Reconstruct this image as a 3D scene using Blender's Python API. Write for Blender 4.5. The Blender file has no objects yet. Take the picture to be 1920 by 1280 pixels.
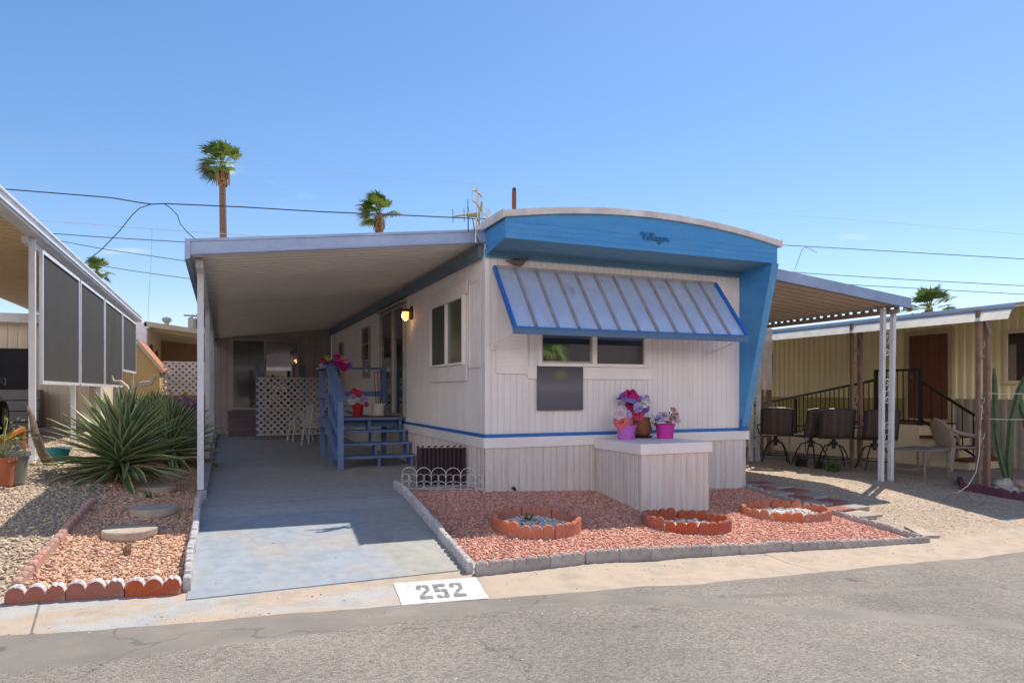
import bpy, math, random
import numpy as np
from math import sin, cos, pi, radians, sqrt
from mathutils import Vector, Matrix
random.seed(7)
rng = np.random.default_rng(7)
sc = bpy.context.scene
col = sc.collection

# ------------------------------------------------------------------ camera
FPX = 1280.0; HOR = 733.0
TH = radians(23.0)
CAM = Vector((-3.001, -7.903, 1.25))
FW = Vector((sin(TH), cos(TH), 0)); RT = Vector((cos(TH), -sin(TH), 0))
cd = bpy.data.cameras.new('camera'); cam = bpy.data.objects.new('camera', cd); col.objects.link(cam)
cam.location = CAM; cam.rotation_euler = (pi/2, 0, -TH)
cd.sensor_width = 36; cd.lens = 24.0; cd.shift_y = (HOR-640)/1920
cd.clip_start = 0.1; cd.clip_end = 5000
sc.camera = cam

# ------------------------------------------------------------------ world, sun, exposure
SUNV = Vector((0.52, 0.28, 1.0)).normalized()          # towards the sun
sun_el = math.asin(SUNV.z); sun_az = math.atan2(SUNV.x, SUNV.y)
w = bpy.data.worlds.new('World'); sc.world = w; w.use_nodes = True
wn = w.node_tree; wn.nodes.clear()
out = wn.nodes.new('ShaderNodeOutputWorld'); bg = wn.nodes.new('ShaderNodeBackground')
sky = wn.nodes.new('ShaderNodeTexSky'); sky.sky_type = 'NISHITA'; sky.sun_disc = False
sky.sun_elevation = sun_el; sky.sun_rotation = sun_az
sky.air_density = 1.0; sky.dust_density = 0.35; sky.ozone_density = 3.0; sky.altitude = 300
bg.inputs['Strength'].default_value = 0.15
tc = wn.nodes.new('ShaderNodeTexCoord')
# thin fair-weather clouds low in the sky
mp = wn.nodes.new('ShaderNodeMapping'); mp.inputs['Scale'].default_value = (7, 7, 26)
nz = wn.nodes.new('ShaderNodeTexNoise'); nz.inputs['Scale'].default_value = 1.0; nz.inputs['Detail'].default_value = 7
rp = wn.nodes.new('ShaderNodeValToRGB'); rp.color_ramp.elements[0].position = 0.66; rp.color_ramp.elements[1].position = 0.80
sx = wn.nodes.new('ShaderNodeSeparateXYZ')
band = wn.nodes.new('ShaderNodeMapRange'); band.inputs[1].default_value = 0.32; band.inputs[2].default_value = 0.16
mul = wn.nodes.new('ShaderNodeMath'); mul.operation = 'MULTIPLY'
mx = wn.nodes.new('ShaderNodeMixRGB'); mx.inputs[2].default_value = (6.0, 6.1, 6.4, 1)
L = wn.links.new
L(tc.outputs['Generated'], mp.inputs['Vector']); L(mp.outputs[0], nz.inputs['Vector']); L(nz.outputs['Fac'], rp.inputs[0])
L(tc.outputs['Generated'], sx.inputs[0]); L(sx.outputs['Z'], band.inputs[0])
L(rp.outputs[0], mul.inputs[0]); L(band.outputs[0], mul.inputs[1])
L(mul.outputs[0], mx.inputs[0]); hsv = wn.nodes.new('ShaderNodeHueSaturation'); gm = wn.nodes.new('ShaderNodeGamma'); gm.inputs['Gamma'].default_value = 0.9; hsv.inputs['Saturation'].default_value = 1.26; hsv.inputs['Value'].default_value = 1.24; tint = wn.nodes.new('ShaderNodeMixRGB'); tint.blend_type = 'MULTIPLY'; tint.inputs[0].default_value = 1; tint.inputs[2].default_value = (1.1, 0.98, 0.97, 1); L(sky.outputs[0], gm.inputs['Color']); L(gm.outputs[0], hsv.inputs['Color']); L(hsv.outputs[0], tint.inputs[1]); L(tint.outputs[0], mx.inputs[1]); 
# bright cloud bank added behind the camera as fill light for shaded walls
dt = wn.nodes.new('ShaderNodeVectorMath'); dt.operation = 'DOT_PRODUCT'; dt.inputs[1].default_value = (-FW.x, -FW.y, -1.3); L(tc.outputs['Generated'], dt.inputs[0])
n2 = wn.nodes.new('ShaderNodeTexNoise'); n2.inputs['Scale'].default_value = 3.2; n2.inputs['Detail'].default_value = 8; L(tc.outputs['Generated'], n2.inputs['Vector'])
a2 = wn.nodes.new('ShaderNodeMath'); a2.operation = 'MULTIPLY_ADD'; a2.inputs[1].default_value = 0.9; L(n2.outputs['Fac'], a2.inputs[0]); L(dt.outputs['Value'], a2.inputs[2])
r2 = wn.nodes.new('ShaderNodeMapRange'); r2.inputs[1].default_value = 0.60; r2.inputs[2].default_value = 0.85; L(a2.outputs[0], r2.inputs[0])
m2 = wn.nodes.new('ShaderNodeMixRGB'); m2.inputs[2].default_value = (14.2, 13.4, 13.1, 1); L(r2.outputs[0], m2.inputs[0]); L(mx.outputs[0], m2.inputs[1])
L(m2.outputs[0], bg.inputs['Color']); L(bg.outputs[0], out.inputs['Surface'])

sl = bpy.data.lights.new('sun', 'SUN'); sl.energy = 5.0; sl.angle = radians(0.5); sl.color = (1.0, 0.92, 0.80)
so = bpy.data.objects.new('sun', sl); col.objects.link(so)
so.rotation_euler = SUNV.to_track_quat('Z', 'Y').to_euler()
sc.view_settings.view_transform = 'Standard'; sc.view_settings.look = 'None'
sc.view_settings.exposure = 0.18; sc.view_settings.gamma = 1
sc.render.resolution_x = 1024; sc.render.resolution_y = 682
sc.render.engine = 'CYCLES'

# ------------------------------------------------------------------ ground height and picture-to-place helpers
def clamp(a, lo, hi): return max(lo, min(hi, a))
def gz(x, y):
    z = -0.045*clamp(x, 0, 4.2) - 0.1*clamp(-y, 0, 3.0)
    z += 0.2*clamp(-3.4-x, 0, 2.0)*clamp((y+2)/4, 0, 1)
    return z
def ray(px, py): return FW + RT*((px-960)/FPX) + Vector((0, 0, (HOR-py)/FPX))
def at(px, py, d): return CAM + ray(px, py)*d
def PX(px, py, X): r = ray(px, py); return CAM + r*((X-CAM.x)/r.x)
def PY(px, py, Y): r = ray(px, py); return CAM + r*((Y-CAM.y)/r.y)
def PZ(px, py, Z): r = ray(px, py); return CAM + r*((Z-CAM.z)/r.z)
def G(px, py, dz=0.0):
    z = 0.0
    for _ in range(12):
        p = PZ(px, py, z+dz); z = 0.5*z+0.5*gz(p.x, p.y)
    return Vector((p.x, p.y, gz(p.x, p.y)))

# ------------------------------------------------------------------ materials
MATS = {}
def mat(name, c, rough=0.7, c2=None, scale=4.0, amt=0.5, bump=0.0, bscale=60.0, metal=0.0, spec=0.4,
        emit=None, estr=0, island=None, detail=5, ramp=(0.35, 0.65), stretch=None, orand=0.0, stain=None):
    if name in MATS: return MATS[name]
    m = bpy.data.materials.new(name); m.use_nodes = True
    nt = m.node_tree; b = nt.nodes['Principled BSDF']; l = nt.links.new
    b.inputs['Roughness'].default_value = rough; b.inputs['Metallic'].default_value = metal
    b.inputs['Specular IOR Level'].default_value = spec
    tcn = nt.nodes.new('ShaderNodeTexCoord'); vec = tcn.outputs['Object']
    if stretch:
        mpn = nt.nodes.new('ShaderNodeMapping'); mpn.inputs['Scale'].default_value = stretch
        l(vec, mpn.inputs['Vector']); vec = mpn.outputs[0]
    if c2 is None: c2 = tuple(x*0.82 for x in c)
    n = nt.nodes.new('ShaderNodeTexNoise'); n.inputs['Scale'].default_value = scale; n.inputs['Detail'].default_value = detail
    n.inputs['Roughness'].default_value = 0.65
    l(vec, n.inputs['Vector'])
    r = nt.nodes.new('ShaderNodeValToRGB'); r.color_ramp.elements[0].position = ramp[0]; r.color_ramp.elements[1].position = ramp[1]
    r.color_ramp.elements[0].color = (*c, 1); r.color_ramp.elements[1].color = (*[c[i]+(c2[i]-c[i])*min(1, amt*2) for i in range(3)], 1)
    l(n.outputs['Fac'], r.inputs[0]); colr = r.outputs[0]
    if island:
        g = nt.nodes.new('ShaderNodeNewGeometry'); r2 = nt.nodes.new('ShaderNodeValToRGB')
        cr = r2.color_ramp; cr.interpolation = 'LINEAR'
        for i, cc in enumerate(island):
            e = cr.elements[i] if i < 2 else cr.elements.new(i/(len(island)-1))
            e.position = i/(len(island)-1); e.color = (*cc, 1)
        l(g.outputs['Random Per Island'], r2.inputs[0])
        mm = nt.nodes.new('ShaderNodeMixRGB'); mm.inputs[0].default_value = 0.75
        l(colr, mm.inputs[1]); l(r2.outputs[0], mm.inputs[2]); colr = mm.outputs[0]
    if stain:
        sc_, s0, s1, fac, sm = stain
        mps = nt.nodes.new('ShaderNodeMapping'); mps.inputs['Scale'].default_value = sm; l(tcn.outputs['Object'], mps.inputs[0])
        ns = nt.nodes.new('ShaderNodeTexNoise'); ns.inputs['Scale'].default_value = 3.0; ns.inputs['Detail'].default_value = 8; ns.inputs['Roughness'].default_value = 0.7; l(mps.outputs[0], ns.inputs['Vector'])
        rs = nt.nodes.new('ShaderNodeMapRange'); rs.inputs[1].default_value = s0; rs.inputs[2].default_value = s1; rs.inputs[4].default_value = fac; l(ns.outputs['Fac'], rs.inputs[0])
        ms = nt.nodes.new('ShaderNodeMixRGB'); ms.inputs[2].default_value = (*sc_, 1); l(rs.outputs[0], ms.inputs[0]); l(colr, ms.inputs[1]); colr = ms.outputs[0]
    if orand:
        oi = nt.nodes.new('ShaderNodeObjectInfo'); ro_ = nt.nodes.new('ShaderNodeMapRange'); ro_.inputs[3].default_value = 1-orand; ro_.inputs[4].default_value = 1+orand*0.6; l(oi.outputs['Random'], ro_.inputs[0])
        ho = nt.nodes.new('ShaderNodeHueSaturation'); l(colr, ho.inputs['Color']); l(ro_.outputs[0], ho.inputs['Value']); l(ro_.outputs[0], ho.inputs['Saturation']); colr = ho.outputs[0]
    l(colr, b.inputs['Base Color'])
    if bump:
        n2 = nt.nodes.new('ShaderNodeTexNoise'); n2.inputs['Scale'].default_value = bscale; n2.inputs['Detail'].default_value = 6
        l(vec, n2.inputs['Vector'])
        bn = nt.nodes.new('ShaderNodeBump'); bn.inputs['Strength'].default_value = bump; bn.inputs['Distance'].default_value = 0.02
        l(n2.outputs['Fac'], bn.inputs['Height']); l(bn.outputs[0], b.inputs['Normal'])
    if emit:
        b.inputs['Emission Color'].default_value = (*emit, 1); b.inputs['Emission Strength'].default_value = estr
    MATS[name] = m; return m

W_ = mat('siding_white', (0.82, 0.785, 0.785), 0.55, (0.75, 0.71, 0.70), 1.3, 0.5, 0.15, 160, stretch=(3, 3, 0.5), stain=((0.60, 0.52, 0.46), 0.52, 0.75, 0.45, (5, 5, 0.5)))
WT = mat('trim_white', (0.84, 0.80, 0.80), 0.5, (0.76, 0.715, 0.70), 2.2, 0.5, 0.1, 90)
SKIRT = mat('skirt_white', (0.72, 0.665, 0.65), 0.55, (0.62, 0.555, 0.52), 1.8, 0.5, 0.12, 120, stretch=(3, 3, 0.35), stain=((0.50, 0.38, 0.30), 0.50, 0.75, 0.55, (4, 4, 0.7)))
ROOFW = mat('roof_white', (0.78, 0.76, 0.76), 0.6, (0.55, 0.50, 0.47), 3, 0.5, 0.2, 60)
BLUE = mat('header_blue', (0.045, 0.26, 0.62), 0.45, (0.07, 0.31, 0.64), 1.5, 0.5, 0.08, 90, stretch=(1, 1, 6), stain=((0.16, 0.32, 0.52), 0.54, 0.72, 0.5, (6, 6, 1.0)))
BLUED = mat('stripe_blue', (0.015, 0.13, 0.50), 0.45, (0.03, 0.16, 0.46), 5)
BEAMB = mat('beam_blue', (0.10, 0.155, 0.21), 0.6, (0.14, 0.19, 0.24), 3)
ALU = mat('aluminium', (0.35, 0.44, 0.62), 0.42, (0.26, 0.33, 0.50), 2.2, 0.5, 0.06, 40, metal=0.25)
ALUW = mat('awning_slat', (0.60, 0.70, 0.90), 0.38, (0.50, 0.57, 0.72), 3.5, 0.5, 0.05, 40, ramp=(0.3, 0.75), stretch=(2, 1, 1), metal=0.35, stain=((0.20, 0.18, 0.19), 0.60, 0.72, 0.65, (2.2, 1.0, 1.0)))
RIBM = mat('awning_rib', (0.34, 0.32, 0.35), 0.6, (0.25, 0.23, 0.25), 6)
CEIL = mat('carport_ceiling', (0.82, 0.76, 0.69), 0.6, (0.74, 0.68, 0.61), 0.9, 0.5, 0.05, 50)
POSTW = mat('post_white', (0.66, 0.69, 0.75), 0.45, (0.52, 0.55, 0.62), 3)
WG = mat('siding_groove_shade', (0.72, 0.66, 0.63), 0.7)  # darker tone painted on groove faces to stand in for their shade
SKG = mat('skirt_groove_shade', (0.64, 0.585, 0.555), 0.75)  # skirt grooves coloured darker, shade put into the colour
CEILG = mat('ceiling_groove_shade', (0.20, 0.165, 0.135), 0.8)  # painted shade for the gaps between ceiling ribs, carport and awnings
CEILR = mat('ceiling_tan', (0.62, 0.50, 0.38), 0.6, (0.54, 0.43, 0.32), 0.9)
GLASS = mat('window_glass', (0.012, 0.014, 0.016), 0.03, (0.02, 0.022, 0.024), 2, spec=1.0)
GLASSG = mat('green_reflection_glass', (0.010, 0.035, 0.012), 0.25, (0.03, 0.06, 0.015), 3, spec=0.8)  # green reflection painted into the pane colour
FRAMEA = mat('frame_alu', (0.42, 0.40, 0.38), 0.4, (0.32, 0.30, 0.29), 5, metal=0.5)
DARK = mat('dark_interior', (0.03, 0.03, 0.034), 0.9)
CURT = mat('curtain_grey', (0.11, 0.11, 0.12), 0.9, (0.05, 0.05, 0.055), 1, stretch=(30, 30, 0.4))
DECKB = mat('deck_blue', (0.13, 0.21, 0.42), 0.6, (0.10, 0.17, 0.36), 4, 0.5, 0.2, 60)
LATT = mat('lattice_white', (0.74, 0.70, 0.68), 0.6, (0.62, 0.58, 0.56), 5)
BLACK = mat('black_metal', (0.018, 0.018, 0.02), 0.4)
BROWNP = mat('post_brown', (0.26, 0.155, 0.12), 0.6, (0.17, 0.10, 0.075), 6, 0.5, 0.2, 50)
WOOD = mat('wood_brown', (0.20, 0.075, 0.035), 0.6, (0.13, 0.045, 0.02), 2, 0.5, 0.2, 30, stretch=(8, 8, 0.6))
YELW = mat('yellow_siding', (0.93, 0.83, 0.52), 0.6, (0.84, 0.74, 0.41), 1.5, stretch=(2, 2, 0.5))
OLIVE = mat('olive_siding', (0.50, 0.42, 0.13), 0.6, (0.44, 0.37, 0.11), 2)
CREAM = mat('cream_wall', (0.72, 0.61, 0.42), 0.75, (0.64, 0.54, 0.36), 1.6, 0.5, 0.15, 60)
TAN = mat('tan_siding', (0.56, 0.47, 0.35), 0.7, (0.49, 0.41, 0.30), 1.2, stretch=(3, 3, 0.5))
LEAFG = mat('leaf_green', (0.045, 0.095, 0.03), 0.5, (0.085, 0.15, 0.035), 9)
LEAFD = mat('leaf_dark', (0.02, 0.05, 0.018), 0.5, (0.045, 0.08, 0.03), 9)
CONC = mat('concrete_grey', (0.44, 0.40, 0.38), 0.85, (0.31, 0.28, 0.265), 5, 0.5, 0.35, 60, orand=0.16, stain=((0.20, 0.17, 0.15), 0.52, 0.68, 0.6, (3, 3, 3)))
CONCW = mat('concrete_white', (0.56, 0.53, 0.52), 0.85, (0.42, 0.39, 0.38), 7, 0.5, 0.35, 70, orand=0.12, stain=((0.24, 0.21, 0.19), 0.54, 0.70, 0.5, (3, 3, 3)))
PADT = mat('stepping_stone', (0.52, 0.43, 0.34), 0.9, (0.40, 0.32, 0.25), 7, 0.5, 0.5, 50)
TERRA = mat('red_block', (0.46, 0.125, 0.065), 0.85, (0.36, 0.10, 0.06), 8, 0.5, 0.45, 70, orand=0.15, stain=((0.50, 0.33, 0.27), 0.53, 0.66, 0.6, (3, 3, 3)))
TERRAS = mat('salmon_block', (0.58, 0.21, 0.125), 0.88, (0.46, 0.14, 0.08), 9, 0.5, 0.5, 70, orand=0.18, stain=((0.60, 0.40, 0.33), 0.50, 0.64, 0.7, (3, 3, 3)))
WPAINT = mat('worn_white_paint', (0.62, 0.58, 0.57), 0.8, (0.42, 0.18, 0.12), 14, 0.5, 0.2, 60, ramp=(0.5, 0.6))
FADED = mat('faded_block', (0.54, 0.33, 0.26), 0.9, (0.46, 0.22, 0.15), 6, 0.5, 0.5, 70, orand=0.15)
PURP = mat('purple_block', (0.13, 0.035, 0.075), 0.85, (0.10, 0.05, 0.06), 9, 0.5, 0.4, 60)
WIRE = mat('wire', (0.02, 0.035, 0.05), 0.5)
WIREG = mat('wire_grey', (0.42, 0.50, 0.64), 0.5)
RED = mat('pot_red', (0.45, 0.008, 0.02), 0.35)
MAGENTA = mat('pot_magenta', (0.62, 0.03, 0.36), 0.4, (0.52, 0.03, 0.30), 8)
VIOLET = mat('pot_orchid', (0.52, 0.13, 0.50), 0.4, (0.45, 0.10, 0.44), 8)
CLAY = mat('clay_pot', (0.26, 0.095, 0.045), 0.8, (0.18, 0.06, 0.03), 6, 0.5, 0.3, 40)
WPLAS = mat('white_plastic', (0.70, 0.67, 0.64), 0.45)
BPLAS = mat('beige_plastic', (0.38, 0.31, 0.24), 0.5, (0.33, 0.27, 0.21), 5)
STRAP = mat('grey_metal', (0.30, 0.30, 0.30), 0.4, metal=0.6)
SLING = mat('brown_sling', (0.050, 0.036, 0.032), 0.8, (0.080, 0.058, 0.050), 1, 0.5, 0.1, 60, stretch=(40, 0.5, 0.5), ramp=(0.5, 0.56))
BRICKW = mat('white_brick', (0.72, 0.68, 0.66), 0.8)
RUST = mat('rusty_brown', (0.30, 0.11, 0.05), 0.85, (0.20, 0.07, 0.03), 8, 0.5, 0.2, 30)
TRUNK = mat('palm_trunk', (0.24, 0.16, 0.12), 0.9, (0.16, 0.10, 0.07), 3, 0.5, 0.5, 20, stretch=(1, 1, 4))
STRAW = mat('dead_frond', (0.34, 0.22, 0.12), 0.9, (0.24, 0.14, 0.08), 5)

for g_m in (GLASS, GLASSG): g_m.node_tree.nodes['Principled BSDF'].inputs['IOR'].default_value = 2.2
# ------------------------------------------------------------------ mesh builder
class MB:
    def __init__(s): s.v = []; s.f = []; s.mi = []; s.m = 0
    def add(s, vs, fs, M=None):
        o = len(s.v)
        for p in vs:
            p = Vector(p)
            if M is not None: p = M @ p
            s.v.append(tuple(p))
        for f in fs: s.f.append(tuple(i+o for i in f)); s.mi.append(s.m)
        return s
    def box(s, x0, y0, z0, x1, y1, z1, M=None):
        if x0 > x1: x0, x1 = x1, x0
        if y0 > y1: y0, y1 = y1, y0
        if z0 > z1: z0, z1 = z1, z0
        return s.add([(x0,y0,z0),(x1,y0,z0),(x1,y1,z0),(x0,y1,z0),(x0,y0,z1),(x1,y0,z1),(x1,y1,z1),(x0,y1,z1)],
                     [(0,3,2,1),(4,5,6,7),(0,1,5,4),(1,2,6,5),(2,3,7,6),(3,0,4,7)], M)
    def bar(s, a, b, w, h, up=(0, 0, 1)):
        a = Vector(a); b = Vector(b); d = (b-a); ln = d.length; d.normalize()
        u = Vector(up)
        if abs(d.dot(u)) > 0.98: u = Vector((0, 1, 0))
        r = d.cross(u).normalized(); u = r.cross(d)
        c = [a+r*sx*w/2+u*sy*h/2 for sx, sy in ((-1,-1),(1,-1),(1,1),(-1,1))]
        c += [q+d*ln for q in c]
        return s.add(c, [(0,3,2,1),(4,5,6,7),(0,1,5,4),(1,2,6,5),(2,3,7,6),(3,0,4,7)])
    def tube(s, pts, r, n=6, cap=True):
        pts = [Vector(p) for p in pts]; rs = r if isinstance(r, (list, tuple)) else [r]*len(pts)
        o = len(s.v); ref = None
        for i, p in enumerate(pts):
            d = (pts[min(i+1, len(pts)-1)]-pts[max(i-1, 0)]).normalized()
            if ref is None:
                ref = Vector((0, 0, 1)) if abs(d.z) < 0.9 else Vector((1, 0, 0))
            a = d.cross(ref)
            if a.length < 1e-4: a = d.cross(Vector((0.3, 1, 0.2)))
            a.normalize(); b = d.cross(a); ref = -b if False else a.cross(d)
            for k in range(n):
                t = 2*pi*k/n; s.v.append(tuple(p+(a*cos(t)+b*sin(t))*rs[i]))
        for i in range(len(pts)-1):
            for k in range(n):
                k2 = (k+1) % n
                s.f.append((o+i*n+k, o+i*n+k2, o+(i+1)*n+k2, o+(i+1)*n+k)); s.mi.append(s.m)
        if cap:
            s.f.append(tuple(o+k for k in range(n))[::-1]); s.mi.append(s.m)
            e = o+(len(pts)-1)*n; s.f.append(tuple(e+k for k in range(n))); s.mi.append(s.m)
        return s
    def lathe(s, prof, n=20, c=(0, 0, 0), close=True, wob=0):
        o = len(s.v)
        for r, z in prof:
            for k in range(n):
                t = 2*pi*k/n; rr = r*(1+wob*sin(3*t+z*9))
                s.v.append((c[0]+rr*cos(t), c[1]+rr*sin(t), c[2]+z))
        for i in range(len(prof)-1):
            for k in range(n):
                k2 = (k+1) % n
                s.f.append((o+i*n+k, o+i*n+k2, o+(i+1)*n+k2, o+(i+1)*n+k)); s.mi.append(s.m)
        if close:
            s.f.append(tuple(o+k for k in range(n))[::-1]); s.mi.append(s.m)
            e = o+(len(prof)-1)*n; s.f.append(tuple(e+k for k in range(n))); s.mi.append(s.m)
        return s
    def prism(s, poly, off):
        off = Vector(off); n = len(poly); o = len(s.v)
        for p in poly: s.v.append(tuple(p))
        for p in poly: s.v.append(tuple(Vector(p)+off))
        s.f.append(tuple(o+i for i in range(n))); s.mi.append(s.m)
        s.f.append(tuple(o+n+i for i in range(n))[::-1]); s.mi.append(s.m)
        for i in range(n):
            j = (i+1) % n; s.f.append((o+i, o+j, o+n+j, o+n+i)); s.mi.append(s.m)
        return s
    def corr(s, o, u, v, nrm, ul, vl, prof, pitch, thick=0.0, gseg=()):
        """sheet: profile (list of (frac, offset)) repeated along u, extruded along v"""
        o = Vector(o); u = Vector(u); v = Vector(v); nrm = Vector(nrm)
        pts = []; segs = []; k = 0
        while k*pitch < ul-1e-6:
            for f, h in prof:
                t = (k+f)*pitch
                if t <= ul: pts.append((t, h)); segs.append(prof.index((f, h)) in gseg)
            k += 1
        pts.append((ul, prof[0][1]))
        b = len(s.v)
        for t, h in pts:
            p = o+u*t+nrm*h; s.v.append(tuple(p)); s.v.append(tuple(p+v*vl))
        for i in range(len(pts)-1):
            s.f.append((b+2*i, b+2*i+2, b+2*i+3, b+2*i+1)); s.mi.append(1 if segs[i] else s.m)
        if thick:
            b2 = len(s.v)
            for t, h in pts:
                p = o+u*t-nrm*thick; s.v.append(tuple(p)); s.v.append(tuple(p+v*vl))
            for i in range(len(pts)-1):
                s.f.append((b2+2*i, b2+2*i+1, b2+2*i+3, b2+2*i+2)); s.mi.append(1 if segs[i] else s.m)
                s.f.append((b+2*i, b2+2*i, b2+2*i+2, b+2*i+2)); s.mi.append(s.m)
                s.f.append((b+2*i+1, b+2*i+3, b2+2*i+3, b2+2*i+1)); s.mi.append(s.m)
            e = len(pts)-1
            s.f.append((b, b+1, b2+1, b2)); s.mi.append(s.m)
            s.f.append((b+2*e, b2+2*e, b2+2*e+1, b+2*e+1)); s.mi.append(s.m)
        return s
    def build(s, name, mats, parent=None, smooth=False, world=None, bevel=0):
        """world: the thing's location, subtracted when the points are given in world space"""
        me = bpy.data.meshes.new(name)
        vs = s.v
        if world is not None:
            w0 = Vector(world); vs = [tuple(Vector(p)-w0) for p in vs]
        me.from_pydata(vs, [], s.f)
        if not isinstance(mats, (list, tuple)): mats = [mats]
        for m in mats: me.materials.append(m)
        if len(mats) > 1: me.polygons.foreach_set('material_index', s.mi)
        if smooth: me.polygons.foreach_set('use_smooth', [True]*len(me.polygons))
        me.update()
        o = bpy.data.objects.new(name, me); col.objects.link(o)
        if parent is not None: o.parent = parent
        elif world is not None: o.location = world
        if bevel:
            b = o.modifiers.new('bevel', 'BEVEL'); b.width = bevel; b.segments = 2; b.limit_method = 'ANGLE'
        return o
def tag(o, label=None, cat=None, group=None, kind=None):
    if label: o['label'] = label
    if cat: o['category'] = cat
    if group: o['group'] = group
    if kind: o['kind'] = kind
    return o
def thing(name, label, cat, loc=(0, 0, 0), rz=0, group=None):
    o = bpy.data.objects.new(name, None); col.objects.link(o); o.empty_display_size = 0.2
    o.location = loc; o.rotation_euler = (0, 0, rz)
    return tag(o, label, cat, group)
def kids(o): return [c for c in bpy.data.objects if c.parent == o]
def dup(root, loc, rz=0, label=None, scale=None):
    def cp(o, par):
        ch = kids(o); c = o.copy(); col.objects.link(c); c.parent = par
        for q in ch: cp(q, c)
        return c
    r = cp(root, None); r.location = loc; r.rotation_euler = (0, 0, rz)
    if scale: r.scale = scale
    if label: r['label'] = label
    return r
GRV = [(0, 0), (0.72, 0), (0.79, -0.010), (0.91, -0.010), (0.98, 0)]
RIBP = [(0, 0), (0.35, 0), (0.5, 0.028), (0.85, 0.028)]
WAVE = [(0, 0), (0.12, 0.006), (0.25, 0.02), (0.38, 0.026), (0.5, 0.028), (0.62, 0.026), (0.75, 0.02), (0.88, 0.006)]
X_, Y_, Z_ = Vector((1,0,0)), Vector((0,1,0)), Vector((0,0,1))

# ------------------------------------------------------------------ setting: ground, road, drive
def steps(a, b, st):
    n = max(1, int(round((b-a)/st))); return [a+(b-a)*i/n for i in range(n+1)]
def sheet(name, xs, ys, m, dz, fn=None, edge=0.0):
    mb = MB(); nx = len(xs); ny = len(ys)
    for y in ys:
        for x in xs:
            X, Y = (x, y) if fn is None else fn(x, y)
            mb.v.append((X, Y, gz(X, Y)+dz))
    for j in range(ny-1):
        for i in range(nx-1):
            a = j*nx+i; mb.f.append((a, a+1, a+nx+1, a+nx)); mb.mi.append(0)
    if edge:
        rim = [j*nx for j in range(ny)][::-1]+[i for i in range(nx)][1:]+[j*nx+nx-1 for j in range(ny)][1:]+[(ny-1)*nx+i for i in range(nx)][::-1][1:]
        o = len(mb.v)
        for r in rim:
            p = mb.v[r]; mb.v.append((p[0], p[1], p[2]-edge))
        for i in range(len(rim)-1):
            mb.f.append((rim[i], o+i, o+i+1, rim[i+1])); mb.mi.append(0)
    return mb.build(name, m)

def dirt_mat():
    m = mat('ground_dirt', (0.50, 0.395, 0.30), 0.95, (0.37, 0.295, 0.225), 0.8, 0.5, 0.9, 45, detail=8)
    nt = m.node_tree; l = nt.links.new
    b = nt.nodes['Principled BSDF']; src = b.inputs['Base Color'].links[0].from_socket
    v = nt.nodes.new('ShaderNodeTexVoronoi'); v.inputs['Scale'].default_value = 42
    t = nt.nodes.new('ShaderNodeTexCoord'); l(t.outputs['Object'], v.inputs['Vector'])
    hs = nt.nodes.new('ShaderNodeHueSaturation'); s2 = nt.nodes.new('ShaderNodeSeparateColor'); l(v.outputs['Color'], s2.inputs[0])
    mr = nt.nodes.new('ShaderNodeMapRange'); mr.inputs[3].default_value = 0.72; mr.inputs[4].default_value = 1.25
    l(s2.outputs[0], mr.inputs[0]); l(mr.outputs[0], hs.inputs['Value']); l(src, hs.inputs['Color']); l(hs.outputs[0], b.inputs['Base Color'])
    return m
DIRT = dirt_mat()
xs = [-2500, -600, -150, -60, -30, -18, -12] + steps(-10, 14, 0.25) + [18, 26, 40, 70, 150, 600, 2500]
ys = [-2500, -600, -150, -60, -30, -18] + steps(-13, 16, 0.25) + [20, 26, 40, 70, 150, 600, 2500]
tag(sheet('ground', xs, ys, DIRT, 0.0), kind='structure')

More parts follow.
